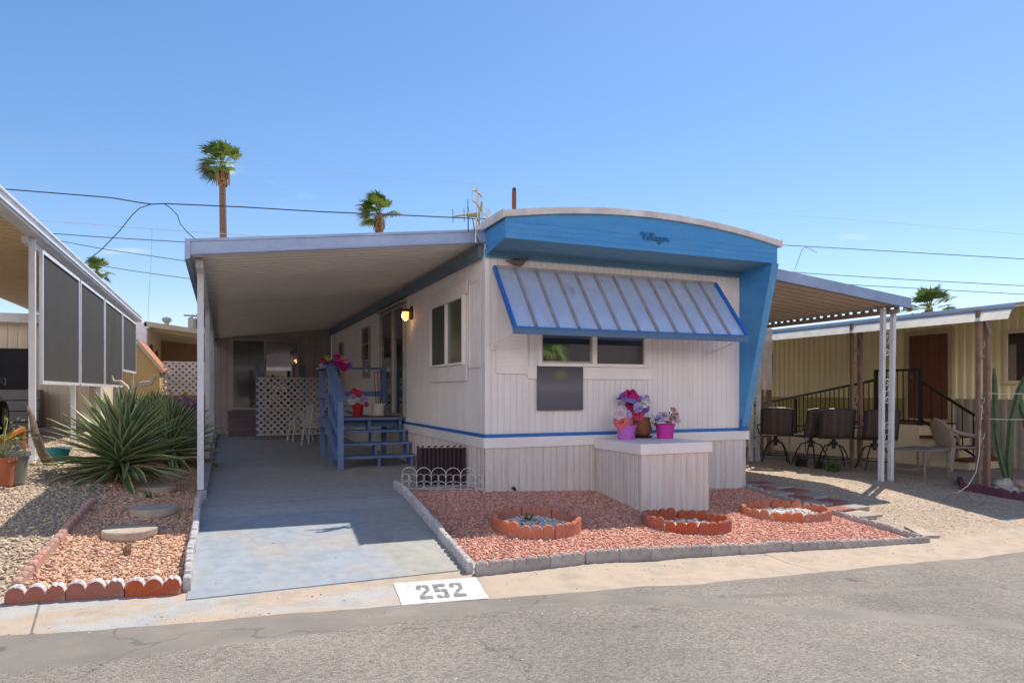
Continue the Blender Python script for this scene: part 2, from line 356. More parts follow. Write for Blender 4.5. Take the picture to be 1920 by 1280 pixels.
def asphalt_mat():
    m = bpy.data.materials.new('asphalt'); m.use_nodes = True; nt = m.node_tree; l = nt.links.new; N = nt.nodes.new
    b = nt.nodes['Principled BSDF']; b.inputs['Roughness'].default_value = 0.9
    t = N('ShaderNodeTexCoord'); s = N('ShaderNodeSeparateXYZ'); l(t.outputs['Object'], s.inputs[0])
    n = N('ShaderNodeTexNoise'); n.inputs['Scale'].default_value = 1.1; n.inputs['Detail'].default_value = 6; l(t.outputs['Object'], n.inputs['Vector'])
    v = N('ShaderNodeTexVoronoi'); v.inputs['Scale'].default_value = 75; l(t.outputs['Object'], v.inputs['Vector'])
    nf = N('ShaderNodeTexNoise'); nf.inputs['Scale'].default_value = 70; nf.inputs['Detail'].default_value = 4; l(t.outputs['Object'], nf.inputs['Vector'])
    # strip of smooth sealer near the kerb and a sealed diagonal seam
    wob = N('ShaderNodeMath'); wob.operation = 'MULTIPLY_ADD'; wob.inputs[1].default_value = 0.22; l(n.outputs['Fac'], wob.inputs[0]); l(s.outputs['Y'], wob.inputs[2])
    m1 = N('ShaderNodeMapRange'); m1.inputs[1].default_value = -3.33; m1.inputs[2].default_value = -3.28; l(wob.outputs[0], m1.inputs[0])
    ln = N('ShaderNodeMath'); ln.operation = 'MULTIPLY_ADD'; ln.inputs[1].default_value = 0.55; l(s.outputs['X'], ln.inputs[0]); l(wob.outputs[0], ln.inputs[2])
    ln2 = N('ShaderNodeMath'); ln2.operation = 'ADD'; ln2.inputs[1].default_value = 3.65; l(ln.outputs[0], ln2.inputs[0])
    ab = N('ShaderNodeMath'); ab.operation = 'ABSOLUTE'; l(ln2.outputs[0], ab.inputs[0])
    m2 = N('ShaderNodeMapRange'); m2.inputs[1].default_value = 0.14; m2.inputs[2].default_value = 0.10; l(ab.outputs[0], m2.inputs[0])
    ln3 = N('ShaderNodeMath'); ln3.operation = 'MULTIPLY_ADD'; ln3.inputs[1].default_value = 0.16; l(s.outputs['X'], ln3.inputs[0]); l(wob.outputs[0], ln3.inputs[2])
    ln4 = N('ShaderNodeMath'); ln4.operation = 'ADD'; ln4.inputs[1].default_value = 3.55; l(ln3.outputs[0], ln4.inputs[0])
    ab2 = N('ShaderNodeMath'); ab2.operation = 'ABSOLUTE'; l(ln4.outputs[0], ab2.inputs[0])
    m3 = N('ShaderNodeMapRange'); m3.inputs[1].default_value = 0.055; m3.inputs[2].default_value = 0.035; l(ab2.outputs[0], m3.inputs[0])
    mxx = N('ShaderNodeMath'); mxx.operation = 'MAXIMUM'; l(m1.outputs[0], mxx.inputs[0]); l(m2.outputs[0], mxx.inputs[1])
    mx3 = N('ShaderNodeMath'); mx3.operation = 'MAXIMUM'; l(mxx.outputs[0], mx3.inputs[0]); l(m3.outputs[0], mx3.inputs[1])
    r = N('ShaderNodeValToRGB'); r.color_ramp.elements[0].position = 0.3; r.color_ramp.elements[1].position = 0.7
    r.color_ramp.elements[0].color = (0.205, 0.182, 0.158, 1); r.color_ramp.elements[1].color = (0.29, 0.258, 0.222, 1); l(n.outputs['Fac'], r.inputs[0])
    sp = N('ShaderNodeSeparateColor'); l(v.outputs['Color'], sp.inputs[0])
    mr = N('ShaderNodeMapRange'); mr.inputs[3].default_value = 0.72; mr.inputs[4].default_value = 1.32; l(sp.outputs[0], mr.inputs[0])
    hs = N('ShaderNodeHueSaturation'); l(r.outputs[0], hs.inputs['Color']); l(mr.outputs[0], hs.inputs['Value'])
    r2 = N('ShaderNodeValToRGB'); r2.color_ramp.elements[0].position = 0.35; r2.color_ramp.elements[1].position = 0.7
    r2.color_ramp.elements[0].color = (0.195, 0.175, 0.152, 1); r2.color_ramp.elements[1].color = (0.26, 0.233, 0.200, 1)
    n5 = N('ShaderNodeTexNoise'); n5.inputs['Scale'].default_value = 2.5; n5.inputs['Detail'].default_value = 9; l(t.outputs['Object'], n5.inputs['Vector']); l(n5.outputs['Fac'], r2.inputs[0])
    mc = N('ShaderNodeMixRGB'); l(mx3.outputs[0], mc.inputs[0]); l(hs.outputs[0], mc.inputs[1]); l(r2.outputs[0], mc.inputs[2])
    # thin dark cracks
    vc = N('ShaderNodeTexVoronoi'); vc.feature = 'DISTANCE_TO_EDGE'; vc.inputs['Scale'].default_value = 0.16
    nw = N('ShaderNodeTexNoise'); nw.inputs['Scale'].default_value = 3; nw.inputs['Detail'].default_value = 6; l(t.outputs['Object'], nw.inputs['Vector'])
    va = N('ShaderNodeVectorMath'); va.operation = 'MULTIPLY_ADD'; va.inputs[1].default_value = (0.5, 0.5, 0.5); l(nw.outputs['Color'], va.inputs[0]); l(t.outputs['Object'], va.inputs[2]); l(va.outputs[0], vc.inputs['Vector'])
    mk = N('ShaderNodeMapRange'); mk.inputs[1].default_value = 0.0006; mk.inputs[2].default_value = 0.0020; mk.inputs[3].default_value = 0.72; l(vc.outputs['Distance'], mk.inputs[0])
    mm = N('ShaderNodeMixRGB'); mm.blend_type = 'MULTIPLY'; mm.inputs[0].default_value = 1; l(mc.outputs[0], mm.inputs[1]); l(mk.outputs[0], mm.inputs[2])
    no = N('ShaderNodeTexVoronoi'); no.inputs['Scale'].default_value = 1.3; l(va.outputs[0], no.inputs['Vector'])
    ko = N('ShaderNodeMapRange'); ko.interpolation_type = 'SMOOTHSTEP'; ko.inputs[1].default_value = 0.03; ko.inputs[2].default_value = 0.10; ko.inputs[3].default_value = 0.62; l(no.outputs['Distance'], ko.inputs[0])
    nl = N('ShaderNodeTexNoise'); nl.inputs['Scale'].default_value = 0.45; nl.inputs['Detail'].default_value = 9; nl.inputs['Roughness'].default_value = 0.7; l(t.outputs['Object'], nl.inputs['Vector'])
    kl = N('ShaderNodeMapRange'); kl.inputs[1].default_value = 0.35; kl.inputs[2].default_value = 0.65; kl.inputs[3].default_value = 0.86; kl.inputs[4].default_value = 1.08; l(nl.outputs['Fac'], kl.inputs[0])
    kk = N('ShaderNodeMath'); kk.operation = 'MULTIPLY'; l(ko.outputs[0], kk.inputs[0]); l(kl.outputs[0], kk.inputs[1])
    mo = N('ShaderNodeMixRGB'); mo.blend_type = 'MULTIPLY'; mo.inputs[0].default_value = 1; l(mm.outputs[0], mo.inputs[1]); l(kk.outputs[0], mo.inputs[2]); l(mo.outputs[0], b.inputs['Base Color'])
    bs = N('ShaderNodeMapRange'); bs.inputs[3].default_value = 0.6; bs.inputs[4].default_value = 0.15; l(mx3.outputs[0], bs.inputs[0])
    ad = N('ShaderNodeMath'); ad.operation = 'SUBTRACT'; l(nf.outputs['Fac'], ad.inputs[0]); l(v.outputs['Distance'], ad.inputs[1])
    bn = N('ShaderNodeBump'); bn.inputs['Distance'].default_value = 0.015; l(bs.outputs[0], bn.inputs['Strength']); l(ad.outputs[0], bn.inputs['Height']); l(bn.outputs[0], b.inputs['Normal'])
    return m
KE = sorted([(p.x, p.y) for p in (G(*q) for q in ((0, 1197), (300, 1175), (479, 1159), (748, 1139), (920, 1125), (1000, 1119), (1295, 1100), (1642, 1064), (1920, 1035)))])
KX = [k[0] for k in KE]; KY = [k[1] for k in KE]
def yedge(x): return float(np.interp(x, KX, KY)) + 0.012*sin(x*2.3)+0.007*sin(x*7.1+1)+0.005*sin(x*19.0)
ROADY = [0, 0.06, 0.3, 0.8, 1.6, 2.8, 4.2, 5.6, 6.6]
tag(sheet('road', [-200, -60, -25]+steps(-12, 16, 0.08)+[25, 60, 200], ROADY[::-1], asphalt_mat(), 0.016,
    fn=lambda x, y: (x, yedge(x)-y if y < 6 else yedge(x)-y)), kind='structure')

def concrete_drive():
    m = bpy.data.materials.new('painted_concrete'); m.use_nodes = True; nt = m.node_tree; l = nt.links.new; N = nt.nodes.new
    b = nt.nodes['Principled BSDF']; b.inputs['Roughness'].default_value = 0.7
    t = N('ShaderNodeTexCoord'); s = N('ShaderNodeSeparateXYZ'); l(t.outputs['Object'], s.inputs[0])
    n = N('ShaderNodeTexNoise'); n.inputs['Scale'].default_value = 1.6; n.inputs['Detail'].default_value = 8; n.inputs['Roughness'].default_value = 0.7; l(t.outputs['Object'], n.inputs['Vector'])
    def ramp(c1, c2, p0, p1, src):
        r = N('ShaderNodeValToRGB'); r.color_ramp.elements[0].position = p0; r.color_ramp.elements[1].position = p1
        r.color_ramp.elements[0].color = (*c1, 1); r.color_ramp.elements[1].color = (*c2, 1); l(src, r.inputs[0]); return r.outputs[0]
    grey = ramp((0.40, 0.39, 0.375), (0.335, 0.325, 0.31), 0.35, 0.7, n.outputs['Fac'])
    blue = ramp((0.285, 0.325, 0.37), (0.36, 0.335, 0.30), 0.50, 0.66, n.outputs['Fac'])
    pale = ramp((0.36, 0.355, 0.315), (0.31, 0.305, 0.275), 0.35, 0.7, n.outputs['Fac'])
    w1 = N('ShaderNodeMath'); w1.operation = 'MULTIPLY_ADD'; w1.inputs[1].default_value = 0.3; l(n.outputs['Fac'], w1.inputs[0])
    # blue paint left of a slanting edge
    sl_ = N('ShaderNodeMath'); sl_.operation = 'MULTIPLY_ADD'; sl_.inputs[1].default_value = 0.05; l(s.outputs['Y'], sl_.inputs[0]); l(s.outputs['X'], sl_.inputs[2]); l(sl_.outputs[0], w1.inputs[2])
    mk = N('ShaderNodeMapRange'); mk.inputs[1].default_value = -1.60; mk.inputs[2].default_value = -1.55; l(w1.outputs[0], mk.inputs[0])
    mA = N('ShaderNodeMixRGB'); l(mk.outputs[0], mA.inputs[0]); l(blue, mA.inputs[1]); l(pale, mA.inputs[2])
    w2 = N('ShaderNodeMath'); w2.operation = 'MULTIPLY_ADD'; w2.inputs[1].default_value = 0.25; l(n.outputs['Fac'], w2.inputs[0]); l(s.outputs['Y'], w2.inputs[2])
    mk2 = N('ShaderNodeMapRange'); mk2.inputs[1].default_value = -0.31; mk2.inputs[2].default_value = -0.29; l(w2.outputs[0], mk2.inputs[0])
    mB = N('ShaderNodeMixRGB'); l(mk2.outputs[0], mB.inputs[0]); l(mA.outputs[0], mB.inputs[1]); l(grey, mB.inputs[2])
    # fine stains
    n3 = N('ShaderNodeTexNoise'); n3.inputs['Scale'].default_value = 9; n3.inputs['Detail'].default_value = 8; l(t.outputs['Object'], n3.inputs['Vector'])
    st = N('ShaderNodeMapRange'); st.inputs[1].default_value = 0.35; st.inputs[2].default_value = 0.7; st.inputs[3].default_value = 1.08; st.inputs[4].default_value = 0.88; l(n3.outputs['Fac'], st.inputs[0])
    mm = N('ShaderNodeMixRGB'); mm.blend_type = 'MULTIPLY'; mm.inputs[0].default_value = 1; l(mB.outputs[0], mm.inputs[1]); l(st.outputs[0], mm.inputs[2])
    prev = mm.outputs[0]
    for yj in (0.10, 4.1, 8.1):
        sb = N('ShaderNodeMath'); sb.operation = 'SUBTRACT'; sb.inputs[1].default_value = yj; l(s.outputs['Y'], sb.inputs[0]); aj = N('ShaderNodeMath'); aj.operation = 'ABSOLUTE'; l(sb.outputs[0], aj.inputs[0])
        kj = N('ShaderNodeMapRange'); kj.inputs[1].default_value = 0.006; kj.inputs[2].default_value = 0.012; kj.inputs[3].default_value = 0.55; l(aj.outputs[0], kj.inputs[0])
        mj = N('ShaderNodeMixRGB'); mj.blend_type = 'MULTIPLY'; mj.inputs[0].default_value = 1; l(prev, mj.inputs[1]); l(kj.outputs[0], mj.inputs[2]); prev = mj.outputs[0]
    # hairline scuffs and brown stains
    mpw = N('ShaderNodeMapping'); mpw.inputs['Scale'].default_value = (1.2, 5.0, 1); mpw.inputs['Rotation'].default_value = (0, 0, 0.5); l(t.outputs['Object'], mpw.inputs[0])
    nw2 = N('ShaderNodeTexNoise'); nw2.inputs['Scale'].default_value = 2.4; nw2.inputs['Detail'].default_value = 10; nw2.inputs['Roughness'].default_value = 0.75; l(mpw.outputs[0], nw2.inputs['Vector'])
    kw = N('ShaderNodeMapRange'); kw.inputs[1].default_value = 0.58; kw.inputs[2].default_value = 0.72; kw.inputs[4].default_value = 0.5; l(nw2.outputs['Fac'], kw.inputs[0])
    mw = N('ShaderNodeMixRGB'); mw.inputs[2].default_value = (0.24, 0.21, 0.18, 1); l(kw.outputs[0], mw.inputs[0]); l(prev, mw.inputs[1]); l(mw.outputs[0], b.inputs['Base Color'])
    bn = N('ShaderNodeBump'); bn.inputs['Strength'].default_value = 0.25; bn.inputs['Distance'].default_value = 0.01
    n4 = N('ShaderNodeTexNoise'); n4.inputs['Scale'].default_value = 80; l(t.outputs['Object'], n4.inputs['Vector']); l(n4.outputs['Fac'], bn.inputs['Height']); l(bn.outputs[0], b.inputs['Normal'])
    return m
tag(sheet('driveway', steps(0, 1, 0.06), steps(-2.52, 0.5, 0.2)+[0.56]+steps(0.62, 13.2, 0.5), concrete_drive(), 0.020, edge=0.1,
    fn=lambda x, y: ((-3.235 if y < 0.6 else -3.17)+x*((-1.0 if y < 0.6 else 0.0)+(3.235 if y < 0.6 else 3.17)), y)), kind='structure')

def gutter_mat():
    m = mat('gutter_concrete', (0.47, 0.375, 0.285), 0.85, (0.42, 0.345, 0.265), 3, 0.5, 0.3, 70)
    nt = m.node_tree; l = nt.links.new; N = nt.nodes.new; b = nt.nodes['Principled BSDF']; src = b.inputs['Base Color'].links[0].from_socket
    t = N('ShaderNodeTexCoord'); s = N('ShaderNodeSeparateXYZ'); l(t.outputs['Object'], s.inputs[0])
    n = N('ShaderNodeTexNoise'); n.inputs['Scale'].default_value = 2.2; n.inputs['Detail'].default_value = 8; n.inputs['Roughness'].default_value = 0.7
    mp = N('ShaderNodeMapping'); mp.inputs['Scale'].default_value = (0.7, 2.2, 1); l(t.outputs['Object'], mp.inputs[0]); l(mp.outputs[0], n.inputs['Vector'])
    mk = N('ShaderNodeMapRange'); mk.inputs[1].default_value = 0.47; mk.inputs[2].default_value = 0.55; l(n.outputs['Fac'], mk.inputs[0])
    mx_ = N('ShaderNodeMapRange'); mx_.inputs[1].default_value = -1.6; mx_.inputs[2].default_value = -1.9; l(s.outputs['X'], mx_.inputs[0])
    mu = N('ShaderNodeMath'); mu.operation = 'MULTIPLY'; l(mk.outputs[0], mu.inputs[0]); l(mx_.outputs[0], mu.inputs[1])
    mu2 = N('ShaderNodeMath'); mu2.operation = 'MULTIPLY'; mu2.inputs[1].default_value = 0.75; l(mu.outputs[0], mu2.inputs[0])
    mm = N('ShaderNodeMixRGB'); mm.inputs[2].default_value = (0.40, 0.425, 0.43, 1); l(mu2.outputs[0], mm.inputs[0]); l(src, mm.inputs[1])
    # transverse joints every 3 m, filled with dirt, and brown stains
    XJ = G(1478, 1058); XJ = XJ.x+0.12*XJ.y; wx = N('ShaderNodeMath'); wx.operation = 'MULTIPLY_ADD'; wx.inputs[1].default_value = 0.12; l(s.outputs['Y'], wx.inputs[0]); l(s.outputs['X'], wx.inputs[2])
    ax_ = N('ShaderNodeMath'); ax_.operation = 'ADD'; ax_.inputs[1].default_value = 60-XJ; l(wx.outputs[0], ax_.inputs[0])
    md = N('ShaderNodeMath'); md.operation = 'MODULO'; md.inputs[1].default_value = 6.0; l(ax_.outputs[0], md.inputs[0])
    jk = N('ShaderNodeMapRange'); jk.inputs[1].default_value = 0.012; jk.inputs[2].default_value = 0.018; jk.inputs[3].default_value = 0.45; l(md.outputs[0], jk.inputs[0])
    ng = N('ShaderNodeTexNoise'); ng.inputs['Scale'].default_value = 6; ng.inputs['Detail'].default_value = 9; l(t.outputs['Object'], ng.inputs['Vector'])
    jg = N('ShaderNodeMapRange'); jg.inputs[1].default_value = 0.45; jg.inputs[2].default_value = 0.75; jg.inputs[3].default_value = 1.0; jg.inputs[4].default_value = 0.84; l(ng.outputs['Fac'], jg.inputs[0])
    jm = N('ShaderNodeMath'); jm.operation = 'MULTIPLY'; l(jk.outputs[0], jm.inputs[0]); l(jg.outputs[0], jm.inputs[1])
    m9 = N('ShaderNodeMixRGB'); m9.blend_type = 'MULTIPLY'; m9.inputs[0].default_value = 1; l(mm.outputs[0], m9.inputs[1]); l(jm.outputs[0], m9.inputs[2]); l(m9.outputs[0], b.inputs['Base Color'])
    return m
GUT = gutter_mat()
tag(sheet('gutter', [-40, -20]+steps(-12, 16, 0.2)+[24, 40], [0, 0.15, 0.3, 0.46, 0.60, 0.78], GUT, 0.012,
    fn=lambda x, y: (x, yedge(x)-0.1+y), edge=0.05), kind='structure')
# far kerb and the ground across the street, behind the camera
tag(sheet('far_kerb', [-60, -20, 20, 60], [-9.9, -9.4], GUT, 0.06, edge=0.1), kind='structure')

# white address panel with stencilled number
WP = mat('address_white_paint', (0.60, 0.59, 0.57), 0.8, (0.45, 0.40, 0.34), 9, 0.5, 0.15, 60, ramp=(0.55, 0.72))
NUMG = mat('number_grey_paint', (0.20, 0.20, 0.19), 0.8, (0.36, 0.35, 0.34), 30, 0.5, ramp=(0.5, 0.7))
A0 = G(738, 1097); A1 = G(893, 1085); A2 = G(917, 1125); A3 = G(754, 1138)
def quadpt(u, v):  # u right, v up (from road edge)
    a = A3.lerp(A2, u); b = A0.lerp(A1, u); return a.lerp(b, v)
mk_root = thing('painted_number', 'white painted rectangle with grey stencilled number 252 on kerb before driveway', 'painted number', (A3.x, A3.y, A3.z))
mb = MB(); nu, nv = 12, 6
for j in range(nv+1):
    for i in range(nu+1):
        u = i/nu; v = j/nv
        if i in (0, nu): u += random.uniform(-0.004, 0.004)
        if j in (0, nv): v += random.uniform(-0.008, 0.008)
        p = quadpt(u, v); mb.v.append((p.x, p.y, gz(p.x, p.y)+0.0175))
for j in range(nv):
    for i in range(nu):
        a = j*(nu+1)+i; mb.f.append((a, a+1, a+nu+2, a+nu+1)); mb.mi.append(0)
mb.build('panel', WP, mk_root, world=mk_root.location)
def digit(ch):
    # stencil strokes on a 5x7 cell: rectangles (x0,y0,x1,y1)
    if ch == '2': return [[(0,5.0),(1.5,5.0),(1.5,6.0),(2.2,6.0),(2.2,7),(0.6,7),(0,6.4)], [(2.6,7),(2.6,6),(3.5,6),(3.5,5.2),(5,5.2),(5,6.4),(4.4,7)],
                          [(5,4.8),(3.5,4.8),(3.0,4.2),(1.6,3.1),(3.2,3.1),(5,4.3)], [(1.4,2.9),(3.0,2.9),(1.9,1.7),(5,1.4),(5,0),(0,0),(0,1.5)]]
    return [[(0,7),(5,7),(5,5.7),(2.7,5.7),(2.7,5.6),(0,5.6)], [(0,5.3),(1.5,5.3),(1.5,4.4),(2.2,4.4),(2.2,3.2),(0,3.2)], [(2.6,4.4),(4.4,4.4),(5,3.8),(5,2.4),(3.5,2.4),(3.5,3.2),(2.6,3.2)],
            [(5,2.1),(5,0.6),(4.4,0),(2.6,0),(2.6,1.2),(3.5,1.2),(3.5,2.1)], [(2.2,0),(0.6,0),(0,0.6),(0,1.7),(1.5,1.7),(1.5,1.2),(2.2,1.2)]]
for k, ch in enumerate('252'):
    mb = MB()
    for poly in digit(ch):
        q = [quadpt(0.235+k*0.197+0.145*x/5, 0.20+0.60*y/7) for x, y in poly]
        mb.add([(p.x, p.y, gz(p.x, p.y)+0.0215) for p in q], [tuple(range(len(q)))])
    mb.build('digit', NUMG, mk_root, world=mk_root.location)

# ------------------------------------------------------------------ mobile home
home = thing('mobile_home', 'white mobile home with bright blue roof header and wing panel, centre of the lot', 'mobile home', (0, 0, 0))
HW = 4.07; HL = 18.0; WX = 3.97
SK = 0.56    # bottom of the trim band above the skirt
mb = MB(); mb.corr((0, 0, 0.70), X_, Z_, -Y_, WX, 2.28, [(0,0),(0.80,0),(0.86,-0.006),(0.94,-0.006),(0.98,0)], 0.085, gseg=(2,))
mb.box(0.001, 0.011, 0.2, HW-0.001, 0.08, 3.2)
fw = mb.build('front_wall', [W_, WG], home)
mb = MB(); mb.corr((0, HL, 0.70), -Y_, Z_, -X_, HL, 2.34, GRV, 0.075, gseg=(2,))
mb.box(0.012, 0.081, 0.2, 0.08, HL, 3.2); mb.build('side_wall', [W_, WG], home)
mb = MB(); mb.corr((HW, 0.0, 0.30), Y_, Z_, X_, HL, 2.9, GRV, 0.10); mb.build('far_side_wall', W_, home)
mb = MB(); mb.box(0, HL+0.001, -0.1, HW, HL+0.06, 3.2); mb.build('rear_wall', W_, home)
# corner trim and seams
mb = MB(); mb.box(-0.014, -0.014, 0.73, 0.045, 0.004, 2.92); mb.box(-0.014, 0.004, 0.73, 0.004, 0.06, 2.92); mb.build('corner_trim', WT, home)
mb = MB()
for x in (1.17+0.0, 2.32, 3.08): mb.box(x, -0.009, 0.73, x+0.012, 0.003, 2.86)
mb.build('panel_seam', W_, home)
# blue stripe and trim band
mb = MB(); mb.box(-0.026, -0.026, 0.672, WX-0.02, 0.0, 0.715); mb.box(-0.026, 0.0, 0.672, 0.0, HL, 0.715); mb.build('blue_stripe', BLUED, home)
mb = MB(); mb.box(-0.035, -0.035, 0.54, HW+0.06, 0.0, 0.671); mb.box(-0.035, 0.0, 0.54, 0.0, HL, 0.671); mb.box(HW, 0.0, 0.54, HW+0.06, HL, 0.671)
mb.build('skirt_trim', WT, home, bevel=0.006)
SKP = [(0,0),(0.30,0),(0.33,-0.012),(0.40,-0.012),(0.43,0),(0.62,0),(0.65,-0.008),(0.70,-0.008),(0.73,0),(0.86,0),(0.88,-0.012),(0.97,-0.012)]
mb = MB(); mb.corr((-0.012, -0.014, -0.30), X_, Z_, -Y_, HW+0.02, 0.84, SKP, 0.34, gseg=(2, 6, 10))
mb.corr((-0.014, HL, -0.30), -Y_, Z_, -X_, HL, 0.84, SKP, 0.34, gseg=(2, 6, 10)); mb.corr((HW+0.012, 0, -0.30), Y_, Z_, X_, HL, 0.84, SKP, 0.34)
mb.box(0.0, 0.0, -0.3, HW, 0.01, 0.54)
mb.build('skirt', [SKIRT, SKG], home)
# hitch cover box
hc = MB(); bx0, bx1, by0 = 1.543, 2.53, -1.10
hc.corr((bx0, by0, -0.4), X_, Z_, -Y_, bx1-bx0, 0.92, SKP, 0.34, gseg=(2, 6, 10)); hc.corr((bx0, -0.03, -0.4), -Y_, Z_, -X_, -by0-0.03, 0.92, SKP, 0.34, gseg=(2, 6, 10))
hc.corr((bx1, by0, -0.4), Y_, Z_, X_, -by0-0.03, 0.92, SKP, 0.34)
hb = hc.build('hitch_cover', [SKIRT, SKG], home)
mb = MB(); mb.box(bx0-0.03, by0-0.03, 0.50, bx1+0.03, -0.037, 0.628); mb.build('cover_lid', WT, hb, bevel=0.008)
# roof: low arch
def arch(x): t = (x-HW/2)/(HW/2); return 3.325+0.185*(1-t*t)
mb = MB(); N_ = 28; y0, y1 = -0.68, HL+0.1
rows = []
for i in range(N_+1):
    x = -0.03+(HW+0.06)*i/N_; z = arch(clamp(x, 0, HW)); rows.append((x, z))
b = 0
for x, z in rows: mb.v += [(x, y0, z), (x, y1, z), (x, y0, z-0.075), (x, y1, z-0.075)]
for i in range(N_):
    a = 4*i; c = a+4
    mb.f += [(a, c, c+1, a+1), (a, a+2, c+2, c), (a+1, c+1, c+3, a+3), (a+2, a+3, c+3, c+2)]; mb.mi += [0]*4
mb.f += [(0, 1, 3, 2), (4*N_, 4*N_+2, 4*N_+3, 4*N_+1)]; mb.mi += [0, 0]
roof = mb.build('roof', ROOFW, home)
mb = MB(); mb.box(-0.05, y0-0.012, 3.235, -0.031, y1, 3.335); mb.box(HW+0.031, y0-0.012, 3.235, HW+0.05, y1, 3.335); mb.build('gutter_strip', ROOFW, roof)
# header box
hy = -0.64
mb = MB(); poly = [(0, hy, 3.016)]+[(x, hy, arch(x)-0.077) for x in np.linspace(0, HW, 25)]+[(HW, hy, 3.016)]
mb.add(poly, [tuple(range(len(poly)))[::-1]])
mb.add([(0, hy, 3.016), (0, hy, 3.24), (0, 0, 3.24), (0, 0, 2.93)], [(0, 1, 2, 3)]); mb.add([(HW, hy, 3.016), (HW, hy, 3.24), (HW, 0, 3.24), (HW, 0, 2.93)], [(3, 2, 1, 0)])
for k, zz in enumerate((3.075, 3.14, 3.205)): mb.box(0.002, hy-0.0035, zz, HW-0.002, hy-0.0005, zz+0.004)
hd = mb.build('roof_header', BLUE, home)
SOF = mat('soffit_blue', (0.095, 0.23, 0.36), 0.6, (0.12, 0.25, 0.37), 2, stretch=(1, 8, 1))
mb = MB(); mb.corr((0.0, hy, 3.018), (Vector((0, -hy-0.02, -0.03))).normalized(), X_, -Z_, 0.62, HW-0.10, [(0,0),(0.8,0),(0.86,-0.008),(0.94,-0.008)], 0.155)
mb.build('soffit', SOF, hd)
mb = MB(); mb.corr((0.0, -0.024, 2.90), Z_, X_, -Y_, 0.105, WX, [(0,0),(0.3,0.0),(0.45,0.012),(0.8,0.012)], 0.035); mb.build('wall_head_trim', SOF, hd)
mb = MB(); mb.box(-0.02, -0.03, 2.895, 0.05, -0.026, 3.0); mb.build('corner_cap', BLUE, hd)
# right wing
mb = MB()
wing = [(0, 0, 3.02), (0, -0.64, 3.02), (0, -0.045, 0.72), (0, 0, 0.72)]
mb.prism([(WX, p[1], p[2]) for p in wing], (0.10, 0, 0)); wg = mb.build('wing_panel', BLUE, home)
mb = MB(); mb.bar((WX+0.05, -0.654, 3.01), (WX+0.05, -0.066, 0.74), 0.115, 0.018, up=(0, -1, 0.2)); mb.build('wing_edge', mat('wing_edge_blue', (0.10, 0.33, 0.62), 0.5), wg)
mb = MB(); mb.box(WX-0.018, -0.052, 0.671, HW+0.02, -0.024, 0.84); mb.build('wing_foot', BLUED, wg)
# script lettering on the header: each glyph a raised stroke
def glyphs():
    S = []
    S.append([(0.00,0.62),(0.03,0.95),(0.14,1.0),(0.18,0.85),(0.16,0.40),(0.20,0.0),(0.27,0.30),(0.36,0.90),(0.44,1.05)])     # V
    S.append([(0.46,0.55),(0.46,0.12),(0.52,0.0),(0.60,0.2)]); S.append([(0.48,0.78),(0.50,0.84)])                                # i
    S.append([(0.60,0.2),(0.72,0.75),(0.72,1.02),(0.65,0.98),(0.64,0.3),(0.69,0.02),(0.78,0.2)])                                  # l
    S.append([(0.78,0.2),(0.90,0.75),(0.90,1.02),(0.83,0.98),(0.82,0.3),(0.87,0.02),(0.96,0.15)])                                 # l
    S.append([(1.17,0.45),(1.07,0.52),(0.99,0.32),(1.02,0.03),(1.12,0.05),(1.17,0.45),(1.17,0.1),(1.23,0.0),(1.28,0.15)])        # a
    S.append([(1.46,0.45),(1.36,0.52),(1.29,0.32),(1.32,0.03),(1.41,0.08),(1.46,0.48),(1.46,-0.2),(1.38,-0.45),(1.28,-0.32),(1.42,-0.08),(1.56,0.15)])  # g
    S.append([(1.56,0.15),(1.66,0.32),(1.68,0.46),(1.61,0.50),(1.57,0.25),(1.62,0.02),(1.72,0.08),(1.78,0.2)])                     # e
    S.append([(1.78,0.2),(1.83,0.55),(1.88,0.42),(1.96,0.46),(1.95,0.1),(2.02,0.02),(2.10,0.15)])                                  # r
    return S
c0 = PY(1201, 446, hy); c1 = PY(1254, 448, hy)
lw = (c1.x-c0.x)/2.1
mb = MB()
for st in glyphs():
    pts = []
    for i in range(len(st)-1):
        p0 = st[max(i-1, 0)]; p1 = st[i]; p2 = st[i+1]; p3 = st[min(i+2, len(st)-1)]
        for k in range(4):
            t = k/4; q = [0.5*((2*p1[j])+(-p0[j]+p2[j])*t+(2*p0[j]-5*p1[j]+4*p2[j]-p3[j])*t*t+(-p0[j]+3*p1[j]-3*p2[j]+p3[j])*t**3) for j in (0, 1)]
            pts.append(q)
    pts.append(list(st[-1]))
    mb.tube([(c0.x+q[0]*lw, hy-0.014, c0.z-0.015+q[1]*0.085) for q in pts], 0.0075, 5)
mb.build('lettering', mat('lettering_blue', (0.03, 0.16, 0.36), 0.5), hd)

# front windows
def rect_y(px0, py0, px1, py1, Y):
    a = PY(px0, py0, Y); b = PY(px1, py1, Y); return a.x, b.x, b.z, a.z
def frame_y(mb, x0, x1, z0, z1, Y, w, d):
    mb.box(x0, Y-d, z0, x0+w, Y, z1); mb.box(x1-w, Y-d, z0, x1, Y, z1)
    mb.box(x0+w, Y-d, z1-w, x1-w, Y, z1); mb.box(x0+w, Y-d, z0, x1-w, Y, z0+w)
def frame_x(mb, y0, y1, z0, z1, X, w, d):
    mb.box(X-d, y0, z0, X, y0+w, z1); mb.box(X-d, y1-w, z0, X, y1, z1)
    mb.box(X-d, y0+w, z1-w, X, y1-w, z1); mb.box(X-d, y0+w, z0, X, y1-w, z0+w)
a = PY(1007, 688, 0); b_ = PY(1210, 680, 0); fx0, fx1 = a.x, b_.x; fz0 = PY(1010, 682, 0).z-0.03; fz1 = 2.36
mid = PY(1112, 650, 0).x
